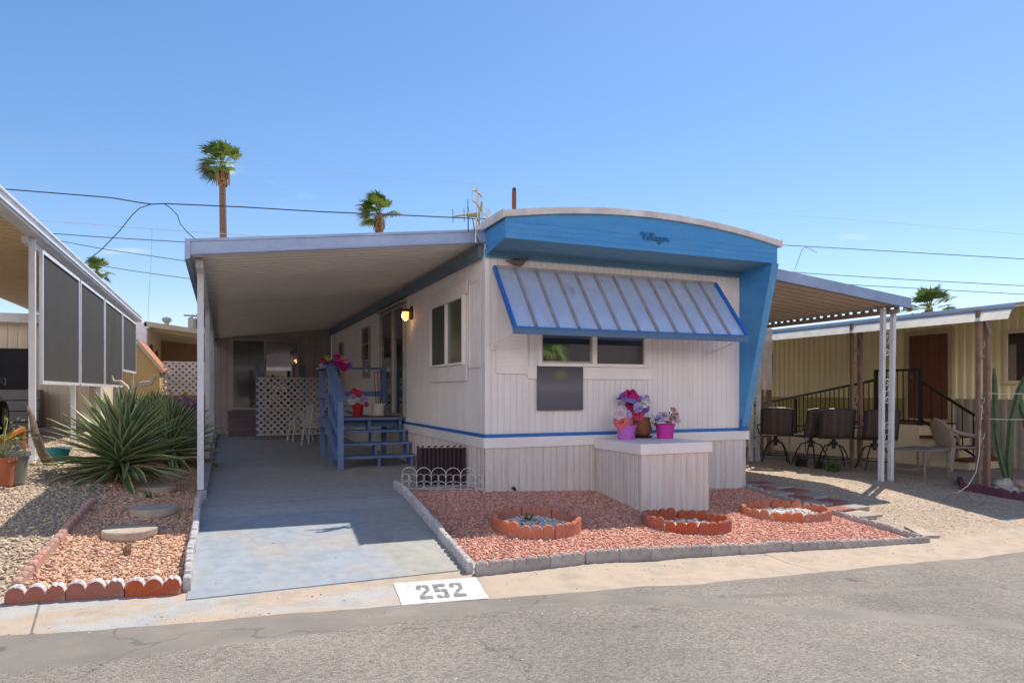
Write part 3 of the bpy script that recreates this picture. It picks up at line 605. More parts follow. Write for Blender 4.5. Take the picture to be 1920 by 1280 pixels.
wf = MB(); frame_y(wf, fx0, fx1, fz0, fz1, -0.002, 0.045, 0.05); wf.box(mid-0.035, -0.052, fz0+0.045, mid+0.035, -0.002, fz1-0.045)
win = wf.build('front_window', WT, home, bevel=0.004); tag(win, 'pair of dark panes under the slanted awning')
mb = MB(); mb.box(fx0+0.045, -0.02, fz0+0.045, mid-0.035, -0.012, fz1-0.045); mb.build('pane', GLASS, win)
mb = MB(); mb.box(mid+0.035, -0.02, fz0+0.045, fx1-0.045, -0.012, fz1-0.045); mb.build('pane', GLASS, win)
mb = MB(); frame_y(mb, fx0+0.047, mid-0.037, fz0+0.047, fz1-0.047, -0.021, 0.022, 0.012); mb.build('sash', FRAMEA, win)
sx0 = PY(988, 700, 0).x; sx1 = PY(1222, 700, 0).x; sz1 = PY(1222, 686, 0).z; sz0 = PY(988, 710, 0).z
mb = MB(); mb.box(sx0, -0.024, sz0, sx1, -0.012, fz0-0.001); mb.build('apron_board', WT, win, bevel=0.004)
# louvre-textured blank panel left of the window
px0 = PY(932, 600, 0).x; px1 = PY(985, 600, 0).x; pz = PY(932, 697, 0).z
mb = MB(); mb.corr((px0, -0.014, pz), Z_, X_, -Y_, 1.3, px1-px0, [(0,0),(0.85,0.005),(0.9,0)], 0.05); frame_y(mb, px0-0.02, px1+0.02, pz-0.02, pz+1.32, -0.01, 0.02, 0.014)
mb.build('shutter_panel', WT, home)
# window awning
ax0, ax1 = 0.10, 3.50; tz, bz, by = 2.775, 1.985, -0.67
aw = thing('window_awning', 'slanted ribbed metal awning with bright blue edges over the front window', 'awning', (ax0, -0.03, tz))
wl = aw.location
sd = Vector((0, by+0.03, bz-tz)); ln = sd.length; sdn = sd.normalized(); nn = Vector((0, sdn.z, -sdn.y)); nn = -nn if nn.z < 0 else nn
mb = MB(); mb.add([(ax0, -0.03, tz), (ax1, -0.03, tz), (ax1, by, bz), (ax0, by, bz)], [(0, 3, 2, 1)]); 
mb.v += [tuple(Vector(p)-nn*0.006) for p in mb.v[:4]]; mb.f.append((4, 5, 6, 7)); mb.mi.append(0)
mb.build('slat_sheet', ALUW, aw, world=wl)
for k in range(1, 12):
    x = ax0+(ax1-ax0)*k/12; mb = MB(); a_ = Vector((x, -0.03, tz))+nn*0.014; e_ = a_+sdn*(ln-0.02)
    mb.bar(a_, e_, 0.032, 0.026, up=nn); mb.build('rib', RIBM, aw, world=wl)
mb = MB()
for x in (ax0, ax1): mb.bar(Vector((x, -0.03, tz))+nn*0.012, Vector((x, by, bz))+nn*0.012, 0.035, 0.055, up=nn)
mb.bar((ax0-0.017, by-0.005, bz+0.006), (ax1+0.017, by-0.005, bz+0.006), 0.03, 0.022)
mb.build('edge_frame', BLUED, aw, world=wl)
mb = MB(); mb.box(ax0-0.017, by-0.012, bz-0.075, ax1+0.017, by+0.006, bz-0.006); mb.build('valance', mat('valance_blue', (0.09, 0.17, 0.30), 0.5), aw, world=wl)
mb = MB(); mb.box(ax0, -0.045, tz-0.01, ax1, -0.012, tz+0.035); mb.build('head_rail', RIBM, aw, world=wl)
r0 = PY(1327, 664, 0.0); r1 = PY(924, 650, 0.0)
for (q, x) in ((r0, ax1-0.05), (r1, ax0+0.05)):
    mb = MB(); mb.tube([(q.x, -0.02, q.z), (x, by+0.02, bz-0.03)], 0.009, 6); mb.box(q.x-0.03, -0.03, q.z-0.035, q.x+0.03, -0.012, q.z+0.03); mb.build('stay_rod', WT, aw, world=wl)
# blurred dark notice
nx0 = PY(1007, 700, -0.03).x; nx1 = PY(1092, 700, -0.03).x; nz1 = PY(1007, 686, -0.03).z; nz0 = PY(1007, 769, -0.03).z
def notice_mat():
    m = bpy.data.materials.new('notice_face'); m.use_nodes = True; nt = m.node_tree; l = nt.links.new; N = nt.nodes.new
    b = nt.nodes['Principled BSDF']; b.inputs['Roughness'].default_value = 0.5
    t = N('ShaderNodeTexCoord'); mp = N('ShaderNodeMapping'); l(t.outputs['Generated'], mp.inputs[0])
    mp.inputs['Location'].default_value = (-0.5, 0, -0.80); 
    ds = N('ShaderNodeVectorMath'); ds.operation = 'MULTIPLY'; ds.inputs[1].default_value = (4.5, 0, 5.5); l(mp.outputs[0], ds.inputs[0])
    le = N('ShaderNodeVectorMath'); le.operation = 'LENGTH'; l(ds.outputs[0], le.inputs[0])
    r = N('ShaderNodeMapRange'); r.interpolation_type = 'SMOOTHSTEP'; r.inputs[1].default_value = 1.0; r.inputs[2].default_value = 0.0; l(le.outputs['Value'], r.inputs[0])
    s = N('ShaderNodeSeparateXYZ'); l(t.outputs['Generated'], s.inputs[0])
    cr = N('ShaderNodeValToRGB'); cr.color_ramp.elements[0].color = (0.085, 0.085, 0.11, 1); cr.color_ramp.elements[1].color = (0.045, 0.045, 0.06, 1)
    e = cr.color_ramp.elements.new(0.5); e.color = (0.14, 0.135, 0.155, 1); e = cr.color_ramp.elements.new(0.35); e.color = (0.105, 0.10, 0.12, 1); l(s.outputs['Z'], cr.inputs[0])
    mm = N('ShaderNodeMixRGB'); mm.inputs[2].default_value = (0.15, 0.14, 0.055, 1); l(r.outputs[0], mm.inputs[0]); l(cr.outputs[0], mm.inputs[1]); l(mm.outputs[0], b.inputs['Base Color'])
    return m
mb = MB(); mb.box(nx0, -0.05, nz0, nx1, -0.026, nz1)
tag(mb.build('notice_board', notice_mat(), None, world=(nx0, -0.03, nz0)), 'square dark grey board with faint yellow smudge hung below the front window', 'sign')

# side wall windows and door (X = 0 plane)
def ywin(px, py=650): return PX(px, py, 0).y
def zat(px, py): return PX(px, py, 0).z
y0w, y1w = ywin(874), ywin(811); z1w = zat(874, 552); z0w = zat(811, 690)
mb = MB(); frame_x(mb, y0w, y1w, z0w, z1w, -0.002, 0.035, 0.055); ym = ywin(841); mb.box(-0.057, ym-0.02, z0w+0.035, -0.002, ym+0.02, z1w-0.035)
sw = mb.build('side_window', WT, home, bevel=0.003)
mb = MB(); mb.box(-0.018, y0w+0.035, z0w+0.035, -0.012, ym-0.02, z1w-0.035); mb.build('pane', GLASSG, sw)
mb = MB(); mb.box(-0.018, ym+0.02, z0w+0.035, -0.012, y1w-0.035, z1w-0.035); mb.build('pane', CURT, sw)
mb = MB(); mb.box(-0.03, y0w-0.10, z0w-0.22, -0.010, y1w+0.04, z0w-0.002); mb.build('apron_board', WT, sw, bevel=0.004)
mb = MB(); mb.box(-0.03, y0w-0.10, z1w+0.002, -0.010, y1w+0.04, z1w+0.16); mb.build('head_board', WT, sw, bevel=0.004)
mb = MB(); frame_x(mb, 0.13, y0w-0.16, z0w-0.06, z1w+0.12, -0.008, 0.02, 0.012); mb.corr((-0.012, y0w-0.17, z0w-0.05), -Y_, Z_, -X_, y0w-0.31, z1w-z0w+0.16, GRV, 0.05); mb.build('shutter_panel', WT, home)
# sliding door
dy0, dy1 = ywin(762), ywin(717); dz0, dz1 = 0.80, zat(745, 560)
dz1 = 2.80
mb = MB(); frame_x(mb, dy0, dy1, dz0, dz1, -0.002, 0.05, 0.06); ym = (dy0*0.55+dy1*0.45); mb.box(-0.063, ym-0.04, dz0+0.05, -0.002, ym+0.04, dz1-0.05)
dr = mb.build('sliding_door', FRAMEA, home)
mb = MB(); mb.box(-0.02, dy0+0.05, dz0+0.05, -0.012, ym-0.04, dz1-0.05); mb.build('pane', GLASS, dr)
mb = MB(); mb.box(-0.02, ym+0.04, dz0+0.05, -0.012, dy1-0.05, dz1-0.05); mb.build('pane', GLASS, dr)
mb = MB(); mb.box(-0.10, dy0-0.04, dz1+0.01, -0.008, dy1+0.06, dz1+0.05); mb.build('drip_cap', FRAMEA, dr)
mb = MB(); mb.box(-0.085, dy0+0.015, 1.65, -0.063, dy0+0.04, 1.95); mb.build('handle', BLACK, dr)
# narrow louvre window, tiny window, vent
for (pa, pb, ya, yb, nm, md) in ((682, 695, 709, 613, 'narrow_window', True), (638, 645, 668, 643, 'small_window', False)):
    y1 = ywin(pa); y0 = ywin(pb); z0 = zat((pa+pb)/2, ya); z1 = zat((pa+pb)/2, yb)
    mb = MB(); frame_x(mb, y0, y1, z0, z1, -0.002, 0.04, 0.05)
    if md:
        for q in (0.33, 0.66): mb.box(-0.05, y0+0.04, z0+(z1-z0)*q, -0.002, y1-0.04, z0+(z1-z0)*q+0.03)
    o = mb.build(nm, FRAMEA, home); mb = MB(); mb.box(-0.018, y0+0.04, z0+0.04, -0.012, y1-0.04, z1-0.04); mb.build('pane', GLASS, o)
yv = ywin(663); mb = MB(); mb.box(-0.03, yv-0.09, zat(663, 668), -0.002, yv+0.09, zat(663, 648)); mb.build('vent_cover', WT, home, bevel=0.02)
# lit porch lamp
lp = PX(773, 590, 0); lb = MB()
lb.box(-0.03, lp.y-0.055, lp.z-0.08, -0.005, lp.y+0.055, lp.z+0.14); lb.bar((-0.03, lp.y, lp.z+0.09), (-0.12, lp.y, lp.z+0.09), 0.02, 0.02)
lb.lathe([(0.02, 0.085), (0.065, 0.08), (0.068, 0.05), (0.058, 0.045)], 12, (-0.12, lp.y, lp.z))
wlm = lb.build('wall_lamp', BLACK, home)
AMB = mat('lamp_glass', (0.9, 0.6, 0.25), 0.2, emit=(1.0, 0.47, 0.10), estr=2.2); BULB = mat('lamp_bulb', (1, 0.8, 0.5), 0.3, emit=(1.0, 0.62, 0.22), estr=40.0)
mb = MB(); mb.lathe([(0.045, -0.09), (0.05, -0.085), (0.058, 0.045)], 12, (-0.12, lp.y, lp.z)); mb.build('lamp_shade', AMB, wlm, smooth=True)
mb = MB(); mb.lathe([(0.008, -0.102), (0.022, -0.095), (0.015, -0.09)], 10, (-0.12, lp.y, lp.z)); mb.box(-0.172, lp.y-0.012, lp.z-0.05, -0.176, lp.y+0.012, lp.z); mb.build('bulb', BULB, wlm)

# rear room across the end of the carport
RY = 12.9
mb = MB(); mb.corr((-3.30, RY, 0.0), X_, Z_, -Y_, 3.28, 2.98, GRV, 0.15); mb.box(-3.30, RY+0.012, -0.1, -0.02, RY+0.06, 3.11); mb.box(-3.36, RY-0.0, 0, -3.302, RY+4, 2.8)
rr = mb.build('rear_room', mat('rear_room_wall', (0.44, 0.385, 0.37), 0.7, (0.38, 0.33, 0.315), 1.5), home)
q0 = PY(433, 700, RY).x; q1 = PY(561, 700, RY).x; qz0 = 0.72; qz1 = PY(500, 636, RY).z
mb = MB(); frame_y(mb, q0, q1, qz0, qz1, RY-0.002, 0.06, 0.06); qm = PY(497, 700, RY).x; mb.box(qm-0.03, RY-0.065, qz0+0.06, qm+0.03, RY-0.002, qz1-0.06)
rd = mb.build('sliding_door', FRAMEA, rr)
mb = MB(); mb.box(q0+0.06, RY-0.03, qz0+0.06, qm-0.03, RY-0.014, qz1-0.06); mb.build('pane', mat('door_glass_grey', (0.10, 0.105, 0.10), 0.06, (0.075, 0.08, 0.078), 1, spec=0.9, stretch=(30, 30, 0.3)), rd)
mb = MB(); mb.box(qm+0.03, RY-0.03, qz0+0.06, q1-0.06, RY-0.014, qz1-0.06); mb.build('pane', GLASS, rd)
bs = MB(); z = 0.02
bx_a = PY(428, 780, RY-0.8).x; bx_b = PY(482, 780, RY-0.8).x
st = thing('step_box', 'low mauve wooden steps against the far sliding door', 'steps', ((bx_a+bx_b)/2, RY-0.5, 0.02))
for k, (dd, hh) in enumerate(((0.95, 0.24), (0.64, 0.48), (0.33, 0.70))):
    mb = MB(); mb.box(bx_a, RY-dd, z, bx_b+0.7, RY-0.02 if k == 2 else RY-dd+0.32, hh-0.03); mb.build('riser', mat('step_mauve', (0.20, 0.15, 0.16), 0.7), st, world=st.location)
    mb = MB(); mb.box(bx_a-0.03, RY-dd-0.03, hh-0.03, bx_b+0.73, RY-0.02 if k == 2 else RY-dd+0.30, hh); mb.build('tread', mat('step_mauve2', (0.26, 0.21, 0.22), 0.7), st, world=st.location)

# ------------------------------------------------------------------ carport
cp = thing('carport', 'long grey metal carport roof on white posts left of the mobile home', 'carport', (-3.2, 0, 0))
cw = cp.location; CX0 = -3.35
slope = Vector((CX0, 0, 2.76-3.165)); su = slope.normalized(); cn = Vector((su.z, 0, -su.x)).normalized()
if cn.z < 0: cn = -cn
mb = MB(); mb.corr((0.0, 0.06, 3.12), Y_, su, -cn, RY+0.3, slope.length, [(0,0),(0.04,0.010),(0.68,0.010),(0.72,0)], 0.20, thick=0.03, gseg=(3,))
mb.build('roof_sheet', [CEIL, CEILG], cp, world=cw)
mb = MB(); mb.prism([(0.0, -0.0, 3.085), (CX0, -0.0, 2.67), (CX0, -0.0, 2.835), (0.0, -0.0, 3.25)], (0, 0.055, 0)); fa = mb.build('front_fascia', ALU, cp, world=cw)
mb = MB(); mb.bar((0.0, -0.006, 3.235), (CX0, -0.006, 2.825), 0.012, 0.03); mb.bar((0.0, -0.006, 3.105), (CX0, -0.006, 2.69), 0.012, 0.02); mb.build('fascia_lip', ALU, fa)
bpy.data.objects[mb and 'fascia_lip'].location = -Vector(cw)
mb = MB(); mb.prism([(CX0-0.012, -0.02, 2.62), (CX0-0.012, -0.02, 2.84), (CX0+0.04, -0.02, 2.84), (CX0+0.04, -0.02, 2.64)], (0, RY+0.3, 0)); mb.build('edge_gutter', ALU, cp, world=cw)
mb = MB(); mb.box(-3.27, 0.3, 2.60, -3.19, RY, 2.68); mb.build('edge_beam', POSTW, cp, world=cw)
mb = MB(); mb.box(-0.075, 0.06, 2.905, -0.014, RY, 3.06); mb.build('wall_beam', BEAMB, cp, world=cw)
for y in (0.75, 4.7, 8.6, 12.3):
    mb = MB(); mb.box(-3.265, y-0.035, 0.0, -3.195, y+0.035, 2.60); mb.build('post', POSTW, cp, world=cw, bevel=0.004)
    mb = MB(); mb.box(-3.29, y-0.05, gz(-3.2, y)-0.02, -3.17, y+0.05, gz(-3.2, y)+0.035); mb.build('post_foot', POSTW, cp, world=cw)

# ------------------------------------------------------------------ right-hand patio awning of the home
ra = thing('patio_awning', 'ribbed metal awning on slender white scroll posts right of the mobile home', 'awning', (7.0, -0.1, -0.19))
rw = ra.location; RX0, RX1, RYF = 4.09, 7.13, -0.36
slope = Vector((RX1-RX0, 0, -0.30)); su = slope.normalized(); cn = Vector((-su.z, 0, su.x))
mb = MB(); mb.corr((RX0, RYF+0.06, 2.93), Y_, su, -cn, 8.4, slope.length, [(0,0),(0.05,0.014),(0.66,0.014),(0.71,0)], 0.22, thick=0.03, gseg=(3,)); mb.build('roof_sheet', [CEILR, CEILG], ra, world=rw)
mb = MB(); mb.prism([(RX0, RYF, 2.875), (RX1, RYF, 2.575), (RX1, RYF, 2.735), (RX0, RYF, 3.035)], (0, 0.05, 0)); mb.build('front_fascia', ALU, ra, world=rw)
mb = MB()
for k in range(52):
    yy = RYF+0.05+k*0.16; mb.box(RX1-0.02, yy, 2.575, RX1+0.004, yy+0.08, 2.625)
mb.box(RX1-0.03, RYF+0.052, 2.63, RX1-0.004, 8.0, 2.66); mb.build('edge_trim', RIBM, ra, world=rw)
mb = MB(); mb.box(6.94, RYF+0.1, 2.50, 7.0, 8.0, 2.565); mb.build('beam', mat('beam_tan', (0.36, 0.27, 0.21), 0.7), ra, world=rw)
def scroll(mb, c, s, flip=1, ax=X_):
    pts = []
    for k in range(26):
        t = k/25*2.6*pi; r = 0.052*(1-t/(2.9*pi)); pts.append(Vector(c)+ax*(flip*r*cos(t))*s+Z_*(0.09+r*sin(t))*s)
    mb.tube(pts, 0.006, 4)
    pts = []
    for k in range(26):
        t = k/25*2.6*pi; r = 0.048*(1-t/(2.9*pi)); pts.append(Vector(c)-ax*(flip*r*cos(t))*s-Z_*(0.09+r*sin(t))*s)
    mb.tube(pts, 0.006, 4)
    mb.tube([Vector(c)+ax*flip*0.052*s+Z_*0.09*s, Vector(c)+ax*flip*0.02*s, Vector(c)-ax*flip*0.02*s, Vector(c)-ax*flip*0.048*s-Z_*0.09*s], 0.006, 4)
for (yy, xa, xb, zb) in ((-0.1, 6.77, 6.985, -0.2), (2.95, 6.86, 7.04, -0.17)):
    for (x, xt) in ((xa, xa+0.05), (xb, xb+0.07)):
        mb = MB(); mb.bar((x, yy, zb), (xt, yy, 2.46), 0.065, 0.065) if yy > 0 else mb.bar((x, yy, zb), (xt-0.0, yy, 2.58), 0.065, 0.065); mb.build('post', POSTW, ra, world=rw)
    for zc in (0.55, 1.25, 1.30+0.72): 
        mb = MB(); scroll(mb, ((xa+xb)/2+0.03, yy, zc), 1.45); mb.build('scroll_ironwork', POSTW, ra, world=rw)
# lattice screen hanging beside the far posts
def lattice(mb, o, u, v, w, h, pitch=0.11, bw=0.035, th=0.006, n=None):
    o = Vector(o); n = u.cross(v)
    for sgn, off in ((1, 0), (-1, th*1.05)):
        k = -h/pitch if sgn == 1 else 0
        t = -h if sgn == 1 else 0.0
        tmax = w if sgn == 1 else w+h
        while t < tmax:
            # line: x = t + s (sgn 1) or x = t - s ; y = s
            pts = []
            s0 = max(0, -t) if sgn == 1 else max(0, t-w); s1 = min(h, w-t) if sgn == 1 else min(h, t)
            if s1-s0 > 0.02:
                a = o+u*(t+sgn*s0)+v*s0+n*off; b = o+u*(t+sgn*s1)+v*s1+n*off
                mb.bar(a, b, bw, th, up=n)
            t += pitch
mb = MB(); lattice(mb, (7.06, 2.80, 1.28), X_, Z_, 0.22, 1.24, 0.062, 0.024); mb.box(7.02, 2.79, 1.28, 7.055, 2.815, 2.52)
tag(mb.build('lattice_screen', mat('lattice_tan', (0.72, 0.62, 0.54), 0.7), None, world=(7.12, 3.0, 1.3)), 'narrow tan lattice strip hanging behind the blue wing panel', 'lattice screen')

# ------------------------------------------------------------------ TV antenna and roof fixtures
an = thing('tv_antenna', 'old yellow and silver television antenna clamped to the carport roof corner', 'antenna', (-0.13, -0.08, 3.25))
al = an.location; DD = (at(895, 400, 1)-CAM).length
def ap(px, py): return PY(px, py, -0.12)
YEL = mat('antenna_yellow', (0.40, 0.36, 0.12), 0.5); SIL = mat('antenna_silver', (0.5, 0.52, 0.56), 0.35, metal=0.6)
mb = MB(); mb.tube([ap(894, 351), ap(892, 455)], 0.010, 6); mb.build('mast', SIL, an, world=al)
mb = MB(); mb.tube([ap(854, 405), ap(876, 403)], 0.012, 6); mb.tube([ap(876, 403), ap(894, 403)], [0.026, 0.028], 8); mb.tube([ap(846, 407), ap(854, 406)], 0.006, 5); mb.build('boom', YEL, an, world=al)
mb = MB()
for (x, a_, b2) in ((849, 392, 417), (870, 390, 416), (877, 373, 433), (878, 388, 436)): mb.tube([ap(x, a_), ap(x+0.5, b2)], 0.004, 4)
mb.build('element', BLACK, an, world=al)
mb = MB()
p = [ap(885, 357), ap(892, 358), ap(899, 363), ap(903, 370)]; mb.tube(p, 0.012, 5)
mb.tube([ap(885, 375), ap(893, 382), ap(903, 396)], 0.009, 5); mb.tube([ap(903, 378), ap(899, 400), ap(898, 422)], 0.011, 5); mb.tube([ap(892, 407), ap(898, 418)], 0.01, 5)
mb.build('reflector', YEL, an, world=al)
mb = MB()
for x, a_, b2 in ((885, 357, 375), (897, 361, 425), (903, 370, 425), (885, 392, 400), (905, 380, 430)): mb.tube([ap(x, a_), ap(x, b2)], 0.005, 4)
mb.tube([ap(913, 403), ap(912, 425), ap(930, 427)], 0.016, 6); mb.bar(ap(908, 402), ap(921, 400), 0.03, 0.03); mb.tube([ap(915, 391), ap(915, 401)], 0.018, 6); mb.build('mount_bracket', SIL, an, world=al)
mb = MB(); mb.tube([ap(886, 409), ap(889, 430), ap(896, 450), ap(904, 461)], 0.006, 5); mb.build('cable', BLACK, an, world=al)

# dove on the awning
dv = PY(972, 502, -0.06); dvz = tz+0.035
def dove():
    mb = MB(); c = Vector((dv.x, -0.05, dvz+0.055))
    prof = [(-0.17, 0.012, 0.006), (-0.12, 0.022, 0.010), (-0.07, 0.038, 0.030), (-0.02, 0.047, 0.044), (0.03, 0.047, 0.048), (0.07, 0.036, 0.038), (0.095, 0.022, 0.026), (0.11, 0.022, 0.026), (0.13, 0.020, 0.022), (0.142, 0.007, 0.008), (0.158, 0.003, 0.003)]
    zc = [0.006, 0.004, 0.002, 0, 0.002, 0.012, 0.030, 0.045, 0.048, 0.044, 0.040]
    n = 12; o = 0
    for (x, ry, rz_), dz_ in zip(prof, zc):
        for k in range(n):
            t = 2*pi*k/n; mb.v.append((c.x+x, c.y+ry*cos(t), c.z+dz_+rz_*sin(t)))
    for i in range(len(prof)-1):
        for k in range(n): mb.f.append((i*n+k, i*n+(k+1) % n, (i+1)*n+(k+1) % n, (i+1)*n+k)); mb.mi.append(0)
    mb.f.append(tuple(range(n))[::-1]); mb.mi.append(0)
    mb.tube([(c.x+0.02, c.y-0.015, c.z-0.04), (c.x+0.025, c.y-0.015, c.z-0.058)], 0.004, 5); mb.tube([(c.x+0.02, c.y+0.015, c.z-0.04), (c.x+0.025, c.y+0.015, c.z-0.058)], 0.004, 5)
    return mb.build('dove', mat('dove_brown', (0.10, 0.075, 0.065), 0.8, (0.17, 0.13, 0.11), 20), None, smooth=True, world=(dv.x, -0.05, dvz))
tag(dove(), 'brown dove resting on the upper edge of the window awning', 'bird')

# ------------------------------------------------------------------ scalloped edging
def scallop_mesh(Lb, H, T, n, r=None, per=9, cap=False):
    mb = MB(); M = n*per; amp = min(Lb/n*0.5, H*0.45)
    cols = []
    for i in range(M+1):
        t = i/M; f = (t*n) % 1.0
        if i == M: f = 1.0
        s = sqrt(max(0, 1-(2*f-1)**2)); x = (t-0.5)*Lb*0.985
        z = H-amp+amp*s
        z -= 0.006*abs(sin(i*1.7+Lb*40))*random.random()+(0.012 if random.random() < 0.04 else 0)
        def mp(x, y):
            if r: a = x/r; return ((r+y)*sin(a), (r+y)*cos(a)-r)
            return (x, y)
        for (yy, zz) in ((0, -0.06), (0, z-0.012), (T*0.18, z), (T*0.82, z), (T, z-0.012), (T, -0.06)):
            q = mp(x, yy); mb.v.append((q[0], q[1], zz))
    for i in range(M):
        for k in range(5):
            a = i*6+k; mb.m = 1 if (cap and k in (1, 2)) else 0
            mb.f.append((a, a+6, a+7, a+1)); mb.mi.append(mb.m)
    mb.f.append((0, 1, 2, 3, 4, 5)); mb.mi.append(0); e = M*6; mb.f.append((e+5, e+4, e+3, e+2, e+1, e)); mb.mi.append(0)
    return mb
def edging_run(p0, p1, Lb, H, T, n, m, label, group, name='edging_block', cap=None, hfn=None):
    p0 = Vector(p0); p1 = Vector(p1); d = p1-p0; d.z = 0; tot = d.length; N = max(1, round(tot/Lb)); st = tot/N
    ang = math.atan2(d.y, d.x); d.normalize(); proto = None
    for k in range(N):
        c = Vector((p0.x, p0.y, 0))+d*(st*(k+0.5)); c.x += random.uniform(-.006, .006); c.y += random.uniform(-.008, .008)
        z = gz(c.x, c.y)+random.uniform(-.006, .006)+(hfn(k/N) if hfn else 0)
        if proto is None:
            o = scallop_mesh(st, H, T, n, cap=bool(cap)).build(name, [m, cap] if cap else m, None); proto = o
        else:
            o = proto.copy(); col.objects.link(o)
        a = c+d*0.15; b = c-d*0.15; pit = math.atan2(gz(a.x, a.y)-gz(b.x, b.y), 0.3)
        o.location = (c.x, c.y, z); o.rotation_euler = (random.uniform(-.03, .03), -pit, ang+random.uniform(-.02, .02))
        tag(o, label, 'edging block', group)
BC0 = G(893, 1082); BC1 = Vector((-0.96, 0.62, 0)); BC2 = Vector((4.22, -2.78, 0)); BC3 = Vector((4.20, -0.02, 0))
BC2 = G(1745, 1018)
edging_run(BC0, BC2, 0.34, 0.125, 0.055, 3, CONC, 'grey scalloped edging block along the street side of the red gravel bed', 'grey edging along the street', hfn=lambda t: -0.05*max(0, t-0.4)/0.6)
edging_run(Vector((BC0.x-0.0, BC0.y+0.06, 0)), BC1, 0.34, 0.125, 0.055, 3, CONCW, 'pale scalloped edging block between driveway and red gravel bed', 'edging between driveway and gravel bed')
RE0 = G(1722, 1012); RE1 = G(1397, 917)
edging_run(RE1, RE0, 0.32, 0.075, 0.05, 3, CONC, 'low grey edging block along the right side of the red gravel bed', 'edging on the right of the gravel bed')
# left bed: front (red with worn white caps), drive side (white), garden side (salmon)
LB0 = G(6, 1137); LB1 = G(338, 1116)
edging_run(LB0, LB1, 0.44, 0.145, 0.06, 3, TERRA, 'large red edging block with worn white scalloped top at lower left street corner', 'red edging blocks at the street corner', cap=WPAINT)
LD0 = G(357, 1112); LD1 = Vector((-3.20, 0.55, 0))
edging_run(LD0, Vector((-3.20, 0.5, 0)), 0.29, 0.13, 0.055, 3, CONCW, 'whitish scalloped edging block along the left side of the driveway', 'white edging left of the driveway')
LS0 = G(40, 1105); LS1 = G(182, 945)
edging_run(LS0, LS1, 0.30, 0.08, 0.06, 3, FADED, 'faded salmon edging block between tan and red gravel at left', 'salmon edging at left')
mb = MB(); p0 = Vector((-3.215, 0.62, 0)); p1 = Vector((-3.175, 12.8, 0)); mb.bar((p0.x, p0.y, 0.05), (p1.x, p1.y, 0.05), 0.10, 0.14)
tag(mb.build('kerb_board', mat('board_grey', (0.36, 0.36, 0.38), 0.8, (0.27, 0.27, 0.29), 5), None, world=(-3.2, 0.62, 0)), 'long low grey board running back along the shaded driveway', 'kerb board')

# rings
def ring(cx, cy, rx, ry, nb, H, m, label, group, rot=0, gaps=()):
    proto = {}
    per = 2*pi*sqrt((rx*rx+ry*ry)/2)
    Lb = per/nb
    for k in range(nb):
        t = 2*pi*(k+0.5)/nb
        x = rx*cos(t); y = ry*sin(t); tx = -rx*sin(t); ty = ry*cos(t)
        a = math.atan2(ty, tx)+rot; X = cx+x*cos(rot)-y*sin(rot); Y = cy+x*sin(rot)+y*cos(rot)
        ll = sqrt(tx*tx+ty*ty)*2*pi/nb*0.98
        # local curvature
        cur = (tx*tx+ty*ty)**1.5/(rx*ry)
        o = scallop_mesh(ll, H, 0.05, 3, r=max(cur, ll*0.6), per=8).build('planter_block', m, None)
        # mesh bends away from +y: put outside at +y  -> rotate so +y is outward
        o.rotation_euler = (random.uniform(-.04, .04), random.uniform(-.03, .03), a+pi+random.uniform(-.04, .04)); o.location = (X, Y, gz(X, Y)+random.uniform(-0.004, 0.008))
        tag(o, label, 'edging block', group)
R1 = G(1006, 988); R2 = G(1288, 988); R3 = G(1474, 966)
ring(R1.x, R1.y, 0.42, 0.38, 8, 0.14, TERRAS, 'red scalloped block of the round planter ring left on the gravel', 'blocks of the left planter ring')
ring(R2.x, R2.y, 0.45, 0.27, 8, 0.135, TERRA, 'bright red scalloped block of the oval ring before the hitch cover', 'blocks of the middle planter ring', rot=-0.25)
ring(R3.x, R3.y, 0.56, 0.30, 8, 0.12, TERRAS, 'red scalloped block of the oval ring nearest the side yard', 'blocks of the right planter ring', rot=-0.12)

